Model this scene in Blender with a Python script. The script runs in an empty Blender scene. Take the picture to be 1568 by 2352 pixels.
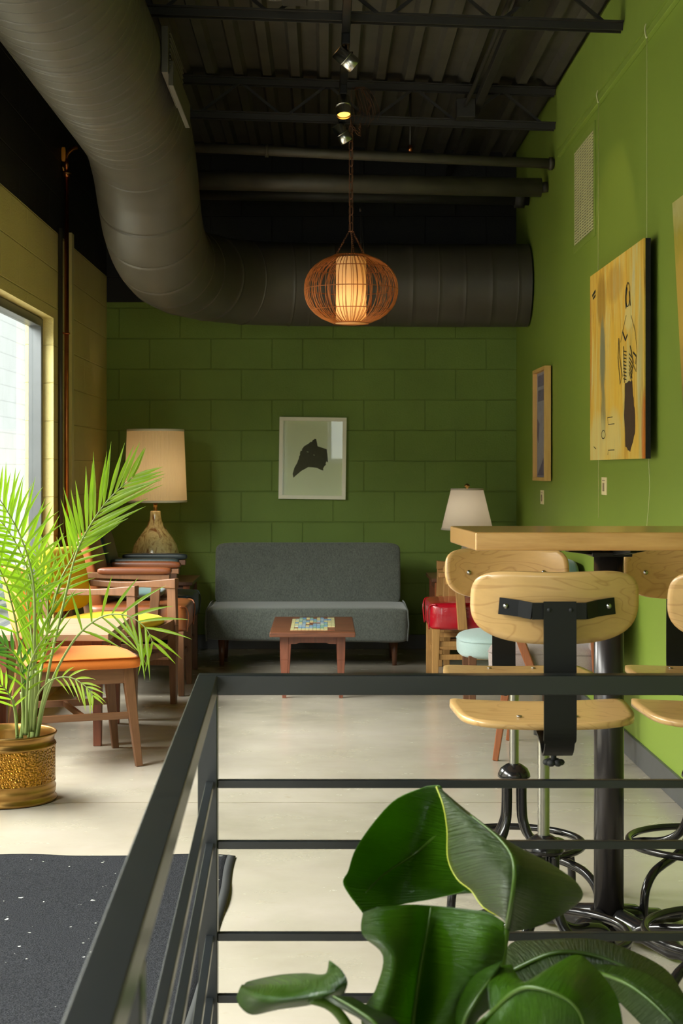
import bpy, bmesh, math, random
from mathutils import Vector, Matrix
PI = math.pi
sc = bpy.context.scene
col = sc.collection
random.seed(7)

# ------------------------------------------------------------------ camera, world, light, exposure
FPX = 3600.0
CH = 1.2
cam_d = bpy.data.cameras.new('camera')
cam = bpy.data.objects.new('camera', cam_d); col.objects.link(cam)
cam.location = (0, 0, CH); cam.rotation_euler = (PI / 2, 0, 0)
cam_d.sensor_fit = 'VERTICAL'; cam_d.sensor_height = 36; cam_d.sensor_width = 24
cam_d.lens = FPX / 2352 * 36
cam_d.shift_x = 39 / 2352; cam_d.shift_y = -101 / 2352
cam_d.clip_start = .05; cam_d.clip_end = 200
cam_d.dof.use_dof = True; cam_d.dof.focus_distance = 5.0; cam_d.dof.aperture_fstop = 11
sc.camera = cam
sc.view_settings.view_transform = 'Standard'; sc.view_settings.look = 'None'
sc.view_settings.gamma = 1; sc.view_settings.use_curve_mapping = False
sc.view_settings.exposure = 0.4
sc.cycles.use_denoising = True
sc.cycles.max_bounces = 10; sc.cycles.diffuse_bounces = 6; sc.cycles.glossy_bounces = 4
sc.cycles.transmission_bounces = 6; sc.cycles.transparent_max_bounces = 12
sc.cycles.sample_clamp_indirect = 6; sc.cycles.caustics_reflective = False; sc.cycles.caustics_refractive = False

WORLD = 1.5
w = bpy.data.worlds.new('sky'); sc.world = w; w.use_nodes = True
nt = w.node_tree; bg = nt.nodes['Background']
bg.inputs['Color'].default_value = (.93, .97, 1.0, 1); bg.inputs['Strength'].default_value = WORLD

LX, RX, BY, FY = -1.445, 1.272, 10.4, -4.5      # left, right, back and front wall planes
# openings: (y0, y1, z0, z1) in the left wall
OPEN = [(5.15, 8.36, .40, 2.0), (3.0, 4.75, 0.0, 2.10), (-.6, 2.8, .40, 2.3), (-4.2, -.9, .40, 2.3)]
SKY_L = [52, 58, 46, 8]
FRONT = [(.06, 1.1, 1.3, 2.6), (-1.38, -.62, .2, 2.9)]     # unseen glazing behind the viewer (x0, x1, z0, z1), second one added for light
def daylight(loc, target, sx, sy, L, col_=(1, .985, .96)):
    d = bpy.data.lights.new('sky_daylight', 'AREA'); d.shape = 'RECTANGLE'; d.size = sx; d.size_y = sy
    d.energy = L * PI * sx * sy; d.color = col_
    o = bpy.data.objects.new('sky_daylight', d); col.objects.link(o); o.location = loc
    o.rotation_euler = (Vector(target) - Vector(loc)).to_track_quat('-Z', 'Y').to_euler()
for (a, b, c, d_), L in zip(OPEN, SKY_L):      # sky above the yard, light falls in steeply
    daylight((LX - 1.55, (a + b) / 2, d_ + 1.0), (-.2, (a + b) / 2, 0), b - a, 1.5, L * .6)
for (a, b, c, d_) in FRONT:
    daylight(((a + b) / 2, FY - .5, (c + d_) / 2), ((a + b) / 2, 10, (c + d_) / 2 - .4), b - a, d_ - c, 5)

# ------------------------------------------------------------------ helpers
def S(r, g, b):
    def f(c):
        c /= 255.0
        return c / 12.92 if c <= .04045 else ((c + .055) / 1.055) ** 2.4
    return (f(r), f(g), f(b), 1)
def P(px, py, Y):            # measured direction -> point at depth Y
    return Vector(((px - 745) * Y / FPX, Y, CH - (py - 1075) * Y / FPX))

class N:
    def __init__(s, name):
        s.m = bpy.data.materials.new(name); s.m.use_nodes = True
        s.t = s.m.node_tree; s.b = s.t.nodes['Principled BSDF']; s.out = s.t.nodes['Material Output']
    def n(s, typ, **kw):
        nd = s.t.nodes.new(typ)
        for k, v in kw.items():
            if k.startswith('i_'): nd.inputs[k[2:].replace('_', ' ')].default_value = v
            else: setattr(nd, k, v)
        return nd
    def l(s, a, b): s.t.links.new(a, b)
    def coord(s, scale=(1, 1, 1), kind='Object', loc=(0, 0, 0), rot=(0, 0, 0)):
        tc = s.n('ShaderNodeTexCoord'); mp = s.n('ShaderNodeMapping')
        mp.inputs['Scale'].default_value = scale; mp.inputs['Location'].default_value = loc; mp.inputs['Rotation'].default_value = rot
        s.l(tc.outputs[kind], mp.inputs['Vector']); return mp.outputs['Vector']
    def noise(s, vec, scale, detail=4, rough=.55, dist=0):
        nd = s.n('ShaderNodeTexNoise'); nd.inputs['Scale'].default_value = scale; nd.inputs['Detail'].default_value = detail
        nd.inputs['Roughness'].default_value = rough; nd.inputs['Distortion'].default_value = dist
        s.l(vec, nd.inputs['Vector']); return nd.outputs['Fac']
    def ramp(s, fac, stops, interp='LINEAR'):
        nd = s.n('ShaderNodeValToRGB'); cr = nd.color_ramp; cr.interpolation = interp
        while len(cr.elements) < len(stops): cr.elements.new(.5)
        for e, (p, c) in zip(cr.elements, stops): e.position = p; e.color = c
        s.l(fac, nd.inputs['Fac']); return nd.outputs['Color']
    def mix(s, fac, a, b, mode='MIX'):
        nd = s.n('ShaderNodeMix', data_type='RGBA', blend_type=mode)
        for sock, v in ((0, fac), (6, a), (7, b)):
            if hasattr(v, 'default_value') or hasattr(v, 'is_linked'): s.l(v, nd.inputs[sock])
            else: nd.inputs[sock].default_value = v
        return nd.outputs[2]
    def math(s, op, a, b=None, c=None):
        nd = s.n('ShaderNodeMath', operation=op)
        for i, v in enumerate((a, b, c)):
            if v is None: continue
            if isinstance(v, (int, float)): nd.inputs[i].default_value = v
            else: s.l(v, nd.inputs[i])
        return nd.outputs[0]
    def bump(s, h, strength=.3, dist=.01, normal=None):
        nd = s.n('ShaderNodeBump'); nd.inputs['Strength'].default_value = strength; nd.inputs['Distance'].default_value = dist
        s.l(h, nd.inputs['Height'])
        if normal: s.l(normal, nd.inputs['Normal'])
        s.l(nd.outputs['Normal'], s.b.inputs['Normal']); return nd.outputs['Normal']
    def set(s, **kw):
        for k, v in kw.items():
            key = {'base': 'Base Color', 'rough': 'Roughness', 'metal': 'Metallic', 'spec': 'Specular IOR Level', 'coat': 'Coat Weight',
                   'coat_r': 'Coat Roughness', 'sheen': 'Sheen Weight', 'emit': 'Emission Color', 'es': 'Emission Strength'}[k]
            if hasattr(v, 'is_linked'): s.l(v, s.b.inputs[key])
            else: s.b.inputs[key].default_value = v
        return s
M = {}
def plain(name, c, rough=.5, metal=0, var=.12, scale=8, bs=60, bst=0.0, bd=.002, stretch=(1, 1, 1), **kw):
    n = N(name); v = n.coord(stretch)
    f = n.noise(v, scale, 5)
    d = tuple(x * (1 - var) for x in c[:3]) + (1,); e = tuple(min(1, x * (1 + var)) for x in c[:3]) + (1,)
    n.set(base=n.ramp(f, [(.3, d), (.7, e)]), rough=rough, metal=metal, **kw)
    if bst: n.bump(n.noise(v, bs, 3), bst, bd)
    M[name] = n.m; return n.m
def wood(name, light, dark, rough=.4, axis='x', freq=1.0, coat=.1, bst=.05):
    n = N(name)
    sc_ = {'x': (1.2, 14, 14), 'y': (14, 1.2, 14), 'z': (14, 14, 1.2)}[axis]
    v = n.coord(tuple(a * freq for a in sc_))
    a = n.noise(v, 1.5, 6, .6, 1.2); b = n.noise(v, 9, 3, .6, .4)
    c = n.ramp(a, [(.3, dark), (.5, light), (.75, tuple(x * .5 + y * .5 for x, y in zip(light, dark)))])
    c2 = n.mix(.35, c, n.ramp(b, [(.35, dark), (.65, light)]))
    n.set(base=c2, rough=rough, coat=coat, coat_r=.25); n.bump(b, bst, .001)
    M[name] = n.m; return n.m
def fabric(name, c, c2, scale=420, rough=.9, bst=.35, sheen=.3):
    n = N(name); v = n.coord()
    a = n.noise(n.coord((1, 1, 6)), scale, 2, .7); b = n.noise(n.coord((6, 1, 1)), scale * .6, 2, .7); g = n.noise(v, 5, 3)
    s_ = n.math('ADD', n.math('MULTIPLY', a, .5), n.math('MULTIPLY', b, .5))
    c0 = n.ramp(s_, [(.38, c2), (.62, c)])
    n.set(base=n.mix(.12, c0, n.ramp(g, [(.3, c2), (.7, c)])), rough=rough, sheen=sheen)
    n.bump(s_, bst, .0015); M[name] = n.m; return n.m

# ------------------------------------------------------------------ materials
def blocks(name, plane, c, c2, top=None, topz=2.47, shift=None, rough=.55):
    n = N(name); tc = n.n('ShaderNodeTexCoord'); sp = n.n('ShaderNodeSeparateXYZ'); n.l(tc.outputs['Object'], sp.inputs[0])
    u = sp.outputs['X' if plane == 'x' else 'Y']; z = n.math('SUBTRACT', sp.outputs['Z'], .028)
    uu = n.math('ADD', u, 20 * .4064 + .754 if plane == 'x' else 20 * .4064 + .1)
    if shift is not None:
        uu = n.math('ADD', uu, n.math('MULTIPLY', n.math('GREATER_THAN', u, shift), .2032))
    cb = n.n('ShaderNodeCombineXYZ'); n.l(uu, cb.inputs[0]); n.l(n.math('ADD', z, 20 * .4064), cb.inputs[1])
    wob = n.noise(tc.outputs['Object'], 5, 3); 
    br = n.n('ShaderNodeTexBrick'); br.offset = .5; br.squash = 1
    n.l(cb.outputs[0], br.inputs['Vector'])
    for k, v in (('Scale', 1), ('Mortar Size', .0045), ('Mortar Smooth', .6), ('Bias', 0), ('Brick Width', .4064), ('Row Height', .2032)): br.inputs[k].default_value = v
    f1 = n.noise(tc.outputs['Object'], 2.2, 5); f2 = n.noise(tc.outputs['Object'], 90, 4, .7)
    base = n.ramp(f1, [(.3, c), (.7, c2)])
    if top is not None:
        g = n.math('GREATER_THAN', sp.outputs['Z'], topz); base = n.mix(g, base, top)
    n.set(base=base, rough=rough, spec=.35)
    h = n.math('SUBTRACT', n.math('MULTIPLY', f2, .35), br.outputs['Fac'])
    if shift is not None:   # rough plaster seam where the block bond changes
        d = n.math('ABSOLUTE', n.math('SUBTRACT', n.math('ADD', u, n.math('MULTIPLY', wob, .09)), shift + .06))
        h = n.math('SUBTRACT', h, n.math('MULTIPLY', n.math('LESS_THAN', d, .006), .9))
    n.bump(h, .8, .012); M[name] = n.m
blocks('green_block', 'x', S(106, 128, 52), S(116, 140, 60), top=S(20, 19, 18), topz=2.3, shift=-.19)
blocks('beige_block', 'y', S(198, 182, 118), S(208, 192, 128), top=S(30, 28, 25), topz=2.47)
plain('green_wall', S(130, 152, 60), .5, var=.04, scale=1.5, bs=150, bst=.06, spec=.35)
plain('green_trim', S(132, 154, 62), .5, var=.04)
plain('white_block', S(240, 238, 232), .8, var=.05, bs=60, bst=.2)
plain('black_paint', S(34, 32, 29), .6, var=.3, scale=6)
plain('deck_paint', S(60, 56, 46), .7, var=.25, scale=5)
plain('pipe_paint', S(66, 61, 50), .55, var=.2, scale=9, bs=40, bst=.1)
plain('joist_paint', S(34, 30, 25), .5, var=.2, scale=9)
plain('base_grey', S(80, 80, 80), .45, var=.08)
plain('rail_steel', S(20, 23, 25), .3, var=.12, scale=20, spec=.6)
plain('black_metal', S(12, 11, 11), .38, var=.2, spec=.3)
plain('pole_metal', S(54, 50, 50), .25, var=.2, metal=.5, scale=6)
plain('tube_metal', S(60, 58, 58), .16, var=.15, metal=.75)
plain('chrome', S(190, 188, 182), .22, 1, var=.06)
plain('screw_steel', S(170, 166, 158), .32, 1, var=.1)
plain('copper', S(176, 106, 62), .3, 1, var=.2, scale=14)
plain('brass', S(158, 120, 66), .33, 1, var=.1)
plain('rubber', S(28, 28, 28), .7)
plain('orange_paint', S(214, 140, 30), .5)
plain('window_frame', S(84, 86, 88), .4, metal=.4, var=.06)
plain('white_frame', S(242, 238, 214), .45, var=.03)
plain('paper', S(238, 236, 206), .8, var=.03, scale=3)
plain('ink', S(34, 36, 34), .8, var=.5, scale=60)
plain('eye_ink', S(170, 172, 160), .8)
plain('soil', S(44, 32, 24), .95, bs=90, bst=.8, bd=.01)
plain('stone', S(150, 140, 120), .8)
plain('shade_ivory', S(226, 214, 186), .8, var=.03)
plain('card', S(232, 216, 170), .7, var=.03)
plain('card_ink', S(120, 96, 70), .8)
plain('vent_grey', S(206, 204, 150), .5, var=.1)
plain('vent_hole', S(14, 16, 8), .9)
plain('wire', S(200, 200, 150), .5, metal=.3)
plain('rust_chain', S(112, 74, 52), .6, metal=.5, var=.35, scale=40)
plain('dark_edge', S(24, 22, 20), .8, var=.3, bs=120, bst=.4)
plain('mauve_print', S(150, 146, 158), .7, var=.1, scale=20)
plain('mauve_dark', S(104, 96, 116), .7)
plain('agave', S(190, 205, 190), .6, var=.15)
plain('pavement', S(200, 196, 186), .9, var=.08)
plain('teal_leather', S(34, 44, 44), .4, var=.2, scale=20)
def ply(name, light, dark):
    n = N(name); v = n.coord((2.2, 2.2, 6)); f = n.noise(v, 1.6, 2, .5, .6); g = n.noise(n.coord((2, 20, 20)), 6, 3)
    tri = n.math('PINGPONG', n.math('MULTIPLY', f, 14), .5)
    ln_ = n.ramp(tri, [(0, (1, 1, 1, 1)), (.05, (.5, .5, .5, 1)), (.13, (0, 0, 0, 1))])
    base = n.mix(n.math('MULTIPLY', ln_, .38), n.ramp(g, [(.3, tuple(a * .93 for a in light[:3]) + (1,)), (.7, light)]), dark)
    n.set(base=base, rough=.3, coat=.35, coat_r=.2); M[name] = n.m
ply('birch', S(212, 168, 108), S(150, 98, 46))
wood('birch_edge', S(236, 206, 150), S(200, 160, 104), .4, 'x', 3)
wood('maple_top', S(216, 166, 100), S(176, 122, 62), .2, 'x', .5, coat=.9, bst=.005)
wood('walnut', S(118, 78, 50), S(84, 52, 30), .45, 'z', .8)
wood('walnut_x', S(122, 82, 54), S(90, 56, 34), .45, 'x', .8)
wood('walnut_dark', S(112, 72, 48), S(78, 46, 30), .4, 'z', .8)
wood('golden_oak', S(180, 134, 76), S(134, 92, 48), .45, 'z', .8)
wood('cherry', S(158, 90, 50), S(116, 60, 30), .35, 'z', .8)
wood('red_teak', S(128, 70, 48), S(92, 48, 30), .42, 'z', .9)
wood('teak_top', S(116, 66, 42), S(64, 36, 24), .4, 'x', 1.3)
wood('grey_top', S(164, 138, 112), S(128, 104, 80), .5, 'x', .6)
wood('frame_wood', S(228, 184, 110), S(206, 156, 84), .5, 'z', .5)
fabric('sofa_cloth', S(108, 112, 104), S(52, 55, 51), scale=130, bst=.6)
fabric('orange_cloth', S(222, 124, 44), S(200, 100, 28), bst=.2, sheen=.05)
fabric('yellow_cloth', S(230, 188, 20), S(212, 168, 12), bst=.15, sheen=.05)
fabric('blue_cloth', S(176, 194, 190), S(148, 168, 166), bst=.2)
fabric('mauve_cloth', S(172, 154, 148), S(134, 118, 114), bst=.3)
fabric('teal_cloth', S(110, 136, 134), S(84, 108, 106), bst=.2)
fabric('mustard_cloth', S(206, 156, 40), S(186, 136, 30), bst=.2)
plain('tan_leather', S(142, 78, 40), .38, var=.22, scale=10, bs=260, bst=.12, coat=.2)
plain('dark_hide', S(104, 54, 28), .35, var=.2, coat=.2)
plain('red_vinyl', S(170, 16, 34), .25, var=.12, bs=200, bst=.05, coat=.5)
def leafmat(name, c, c2, trans, rough=.35, rib=None):
    n = N(name); v = n.coord(); f = n.noise(v, 6, 4)
    base = n.ramp(f, [(.3, c), (.7, c2)])
    n.set(base=base, rough=rough, spec=.5)
    tr = n.n('ShaderNodeBsdfTranslucent'); n.l(n.mix(.5, base, S(150, 210, 30)), tr.inputs['Color'])
    ms = n.n('ShaderNodeMixShader'); ms.inputs[0].default_value = trans
    n.l(n.b.outputs[0], ms.inputs[1]); n.l(tr.outputs[0], ms.inputs[2]); n.l(ms.outputs[0], n.out.inputs['Surface'])
    if rib:
        uv = n.n('ShaderNodeTexCoord'); mp = n.n('ShaderNodeMapping'); mp.inputs['Scale'].default_value = (.6, rib, 1)
        n.l(uv.outputs['UV'], mp.inputs['Vector'])
        wv = n.noise(mp.outputs[0], 3.0, 3, .6, .2); n.bump(wv, 1, .012)
    M[name] = n.m
leafmat('palm_leaf', S(94, 124, 20), S(138, 162, 32), .42, .42)
leafmat('palm_young', S(150, 176, 46), S(176, 196, 70), .4, .4)
leafmat('palm_stem', S(120, 140, 70), S(150, 160, 96), .1, .5)
leafmat('big_leaf', S(48, 88, 8), S(72, 112, 14), .34, .24, rib=30)
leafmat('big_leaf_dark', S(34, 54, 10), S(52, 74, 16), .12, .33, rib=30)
leafmat('big_rib', S(56, 84, 20), S(74, 100, 30), .1, .35); leafmat('leaf_rim', S(150, 160, 30), S(170, 176, 50), .1, .4)
leafmat('dark_leaf', S(24, 70, 34), S(40, 96, 48), .2, .35)

# concrete floor
n = N('concrete'); v = n.coord((1, 1, 1)); vs = n.coord((.8, 1.3, 1))
a = n.noise(v, 1.1, 6, .6); b = n.noise(vs, 5, 6, .65, .6); c = n.noise(v, 55, 3, .7); d = n.noise(n.coord((.7, 1.5, 1)), 13, 5, .7, .8)
c1 = n.ramp(a, [(.32, S(154, 144, 128)), (.68, S(190, 178, 166))])
c2 = n.mix(n.ramp(b, [(.35, (0, 0, 0, 1)), (.62, (.45, .45, .45, 1))]), c1, S(168, 160, 142))
c3 = n.mix(n.ramp(d, [(.64, (0, 0, 0, 1)), (.76, (.5, .5, .5, 1))]), c2, S(146, 124, 90))
sp = n.n('ShaderNodeSeparateXYZ'); tc = n.n('ShaderNodeTexCoord'); n.l(tc.outputs['Object'], sp.inputs[0])
crk = n.math('ABSOLUTE', n.math('SUBTRACT', n.math('ADD', sp.outputs['Y'], n.math('MULTIPLY', n.noise(v, 3, 4), .07)), 5.655))
c4 = n.mix(n.math('LESS_THAN', crk, .0035), c3, S(120, 108, 84))
n.set(base=c4, rough=n.ramp(b, [(.3, (.16, .16, .16, 1)), (.7, (.3, .3, .3, 1))]), spec=.5)
n.bump(c, .05, .002); M['concrete'] = n.m
# mat pile
n = N('mat_pile'); v = n.coord(); c = n.noise(v, 240, 2, .8); g = n.noise(v, 34, 2, .5); big = n.noise(v, 3, 3)
base = n.mix(n.ramp(c, [(.35, (0, 0, 0, 1)), (.65, (1, 1, 1, 1))]), S(20, 20, 23), S(56, 56, 60))
base = n.mix(n.ramp(g, [(.715, (0, 0, 0, 1)), (.74, (1, 1, 1, 1))]), base, S(205, 205, 195))
n.set(base=base, rough=.95, spec=.1); n.bump(n.math('ADD', c, n.math('MULTIPLY', big, .8)), .8, .006); M['mat_pile'] = n.m
# hammered brass
n = N('hammered_brass'); v = n.coord((1, 1, 1)); vo = n.n('ShaderNodeTexVoronoi'); vo.inputs['Scale'].default_value = 110; n.l(v, vo.inputs['Vector'])
f = n.noise(v, 7, 4); n.set(base=n.ramp(f, [(.35, S(150, 114, 62)), (.65, S(196, 138, 52))]), rough=.3, metal=.95)
n.bump(vo.outputs['Distance'], 1, .006); M['hammered_brass'] = n.m
# marbled ceramic
n = N('marbled_ceramic'); v = n.coord((1, 1, .45)); f = n.noise(v, 9, 6, .6, 2.2); g = n.noise(n.coord(), 30, 5, .7)
c1 = n.ramp(f, [(.35, S(120, 76, 34)), (.46, S(206, 186, 128)), (.56, S(212, 196, 142)), (.66, S(132, 84, 40))])
n.set(base=n.mix(n.ramp(g, [(.5, (0, 0, 0, 1)), (.7, (.5, .5, .5, 1))]), c1, S(126, 84, 40)), rough=.18, coat=.5); n.bump(g, .15, .003); M['marbled_ceramic'] = n.m
# pleated shade: cloth lets some light through
def shade(name, c, pleats):
    n = N(name); n.set(base=c, rough=.85)
    tc = n.n('ShaderNodeTexCoord'); sp = n.n('ShaderNodeSeparateXYZ'); n.l(tc.outputs['Object'], sp.inputs[0])
    ang = n.math('ARCTAN2', sp.outputs['Y'], sp.outputs['X'])
    if pleats:
        h = n.math('SINE', n.math('MULTIPLY', n.math('ADD', ang, n.math('MULTIPLY', n.noise(n.coord((1, 1, .1)), 20, 3), .05)), pleats))
        n.bump(h, .5, .003)
    tr = n.n('ShaderNodeBsdfTranslucent'); tr.inputs['Color'].default_value = c
    ms = n.n('ShaderNodeMixShader'); ms.inputs[0].default_value = .35
    n.l(n.b.outputs[0], ms.inputs[1]); n.l(tr.outputs[0], ms.inputs[2]); n.l(ms.outputs[0], n.out.inputs['Surface']); M[name] = n.m
shade('pleated_shade', S(226, 204, 158), 130)
shade('linen_shade', S(222, 212, 194), 0)
shade('pendant_shade', S(240, 216, 168), 0)
plain('rattan', S(196, 116, 56), .5, var=.25, scale=30)
plain('rattan_ring', S(168, 96, 46), .5, var=.2)
def emit(name, c, s_):
    n = N(name); n.set(base=(0, 0, 0, 1), emit=c, es=s_); M[name] = n.m
emit('lamp_glow', S(255, 176, 70), 3.0)
# glass
n = N('pane_glass'); g = n.n('ShaderNodeBsdfGlossy'); g.inputs['Roughness'].default_value = .02; tr = n.n('ShaderNodeBsdfTransparent'); tr.inputs['Color'].default_value = (.94, .97, .95, 1)
fr = n.n('ShaderNodeFresnel'); fr.inputs[0].default_value = 1.5; ge = n.n('ShaderNodeNewGeometry'); ms = n.n('ShaderNodeMixShader'); n.l(n.math('MULTIPLY', fr.outputs[0], n.math('SUBTRACT', 1.0, ge.outputs['Backfacing'])), ms.inputs[0]); n.l(tr.outputs[0], ms.inputs[1]); n.l(g.outputs[0], ms.inputs[2])
n.l(ms.outputs[0], n.out.inputs['Surface']); M['pane_glass'] = n.m
# streaky painted canvases
def canvas(name, stops, scale=3, blot=None):
    n = N(name); v = n.coord((1, 7, 1)); f = n.noise(v, scale, 6, .6, .6); g = n.noise(n.coord((1, 5, 1.2)), 4.5, 5, .6)
    c1 = n.ramp(f, stops)
    c2 = n.mix(n.ramp(g, [(.45, (0, 0, 0, 1)), (.7, (.7, .7, .7, 1))]), c1, blot or S(222, 206, 130))
    n.set(base=c2, rough=.45); n.bump(f, .1, .002); M[name] = n.m
n = N('canvas_yellow'); v = n.coord((1, 6, .8)); tc = n.n('ShaderNodeTexCoord'); sp = n.n('ShaderNodeSeparateXYZ'); n.l(tc.outputs['Object'], sp.inputs[0])
f = n.noise(v, 2.6, 7, .62, .8); g = n.noise(n.coord((1, 4, 1)), 3.2, 6, .65, .5); h = n.noise(n.coord((1, 9, 2)), 5, 5, .7)
c0 = n.ramp(f, [(.3, S(196, 146, 56)), (.42, S(232, 184, 74)), (.52, S(236, 198, 92)), (.64, S(230, 212, 142)), (.75, S(214, 204, 156))])
def blob(cy, cz, ry, rz, edge, amt):
    a = n.math('POWER', n.math('DIVIDE', n.math('SUBTRACT', sp.outputs['Y'], cy), ry), 2.0); b = n.math('POWER', n.math('DIVIDE', n.math('SUBTRACT', sp.outputs['Z'], cz), rz), 2.0)
    d = n.math('ADD', n.math('ADD', a, b), n.math('MULTIPLY', n.math('SUBTRACT', h, .5), edge))
    q = n.n('ShaderNodeMapRange'); q.inputs[1].default_value = 1.25; q.inputs[2].default_value = .55; q.inputs[3].default_value = 0; q.inputs[4].default_value = amt; n.l(d, q.inputs[0]); return q.outputs[0]
n_b = [((.62, .30, .2, .3), .9, .5, S(244, 196, 66)), ((.92, .70, .12, .12), 1.6, .6, S(150, 112, 50)), ((.6, .74, .2, .08), 1.6, .45, S(176, 130, 60)),
       ((.89, .45, .07, .17), 1.5, .85, S(112, 126, 112)), ((.87, .2, .06, .12), 1.8, .75, S(128, 134, 108)), ((1.0, .08, .22, .13), 1.2, .6, S(232, 220, 150)),
       ((.62, .1, .16, .12), 1.4, .6, S(230, 218, 150)), ((.31, .57, .08, .06), .8, .85, S(240, 220, 140)), ((.0, .1, .05, .16), 1.2, .9, S(214, 112, 28)), ((.06, .3, .05, .4), 1.4, .35, S(150, 160, 120)), ((1.2, .5, .03, .3), 1.6, .7, S(208, 120, 36))]
for a_, e_, m_, c_ in n_b: c0 = n.mix(blob(*a_, e_, m_), c0, c_)
c0 = n.mix(n.ramp(g, [(.56, (0, 0, 0, 1)), (.75, (.35, .35, .35, 1))]), c0, S(120, 88, 44))
n.set(base=c0, rough=.42); n.bump(f, .15, .002); M['canvas_yellow'] = n.m
plain('paint_orange', S(206, 112, 30), .5, var=.3, scale=14)
plain('paint_brown', S(70, 48, 36), .5, var=.4, scale=20, stretch=(1, 8, 1))
n = N('canvas_amber'); tc = n.n('ShaderNodeTexCoord'); sp = n.n('ShaderNodeSeparateXYZ'); n.l(tc.outputs['Object'], sp.inputs[0])
z = n.math('ADD', n.math('DIVIDE', sp.outputs['Z'], .87), n.math('MULTIPLY', n.math('SUBTRACT', n.noise(n.coord((1, 2, 2)), 4, 5, .6, 1), .5), .35))
n.set(base=n.ramp(z, [(0, S(120, 66, 26)), (.16, S(196, 112, 40)), (.24, S(96, 70, 44)), (.34, S(170, 140, 70)), (.5, S(206, 170, 76)), (.72, S(196, 168, 74)), (.85, S(170, 158, 60)), (1, S(190, 184, 120))]), rough=.35); M['canvas_amber'] = n.m

# ------------------------------------------------------------------ mesh helpers
def box(bm, x0, x1, y0, y1, z0, z1):
    vs = [bm.verts.new((x, y, z)) for x in (x0, x1) for y in (y0, y1) for z in (z0, z1)]
    for f in ((0, 1, 3, 2), (4, 6, 7, 5), (0, 4, 5, 1), (2, 3, 7, 6), (0, 2, 6, 4), (1, 5, 7, 3)): bm.faces.new([vs[i] for i in f])
    return vs
def bar(bm, p0, p1, w0, h0, w1=None, h1=None, up=(0, 0, 1)):
    p0, p1 = Vector(p0), Vector(p1); w1 = w0 if w1 is None else w1; h1 = h0 if h1 is None else h1
    d = (p1 - p0).normalized(); u = Vector(up)
    if abs(d.dot(u)) > .95: u = Vector((0, 1, 0)) if abs(d.y) < .9 else Vector((1, 0, 0))
    s = d.cross(u).normalized(); u = s.cross(d).normalized()
    v = []
    for p, w_, h_ in ((p0, w0, h0), (p1, w1, h1)):
        for a, b in ((-1, -1), (1, -1), (1, 1), (-1, 1)): v.append(bm.verts.new(p + s * a * w_ / 2 + u * b * h_ / 2))
    for f in ((3, 2, 1, 0), (4, 5, 6, 7), (0, 1, 5, 4), (1, 2, 6, 5), (2, 3, 7, 6), (3, 0, 4, 7)): bm.faces.new([v[i] for i in f])
def crom(pts, n=6):
    pts = [Vector(p) for p in pts]; out = []
    for i in range(len(pts) - 1):
        p0 = pts[max(0, i - 1)]; p1 = pts[i]; p2 = pts[i + 1]; p3 = pts[min(len(pts) - 1, i + 2)]
        for k in range(n):
            t = k / n
            out.append(.5 * ((2 * p1) + (p2 - p0) * t + (2 * p0 - 5 * p1 + 4 * p2 - p3) * t * t + (3 * p1 - p0 - 3 * p2 + p3) * t ** 3))
    out.append(pts[-1]); return out
def tube(bm, pts, r, seg=12, closed=False, cap=True):
    pts = [Vector(p) for p in pts]; n = len(pts)
    rs = r if isinstance(r, (list, tuple)) else [r] * n
    rings = []; prev = None
    for i, p in enumerate(pts):
        if closed: t = pts[(i + 1) % n] - pts[i - 1]
        else: t = pts[min(i + 1, n - 1)] - pts[max(i - 1, 0)]
        t.normalize()
        if prev is None:
            a = Vector((0, 0, 1)) if abs(t.z) < .9 else Vector((1, 0, 0)); u = t.cross(a).normalized()
        else:
            u = prev - t * prev.dot(t)
            u = u.normalized() if u.length > 1e-6 else t.orthogonal().normalized()
        prev = u; v_ = t.cross(u)
        rings.append([bm.verts.new(p + (u * math.cos(2 * PI * k / seg) + v_ * math.sin(2 * PI * k / seg)) * rs[i]) for k in range(seg)])
    m = n if closed else n - 1
    for i in range(m):
        A, B = rings[i], rings[(i + 1) % n]
        for k in range(seg): bm.faces.new((A[k], A[(k + 1) % seg], B[(k + 1) % seg], B[k]))
    if cap and not closed: bm.faces.new(rings[0][::-1]); bm.faces.new(rings[-1])
def lathe(bm, prof, seg=40, c=(0, 0, 0), close=False):
    rings = []
    for r, z in prof:
        rings.append([bm.verts.new((c[0] + max(r, 1e-4) * math.cos(2 * PI * k / seg), c[1] + max(r, 1e-4) * math.sin(2 * PI * k / seg), c[2] + z)) for k in range(seg)])
    m = len(rings) if close else len(rings) - 1
    for i in range(m):
        A, B = rings[i], rings[(i + 1) % len(rings)]
        for k in range(seg): bm.faces.new((A[k], A[(k + 1) % seg], B[(k + 1) % seg], B[k]))
def ring(bm, c, R, r, seg=48, s2=10, nrm=(0, 0, 1)):
    nrm = Vector(nrm).normalized(); u = nrm.orthogonal().normalized(); v = nrm.cross(u); c = Vector(c)
    tube(bm, [c + (u * math.cos(2 * PI * k / seg) + v * math.sin(2 * PI * k / seg)) * R for k in range(seg)], r, s2, closed=True)
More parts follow.
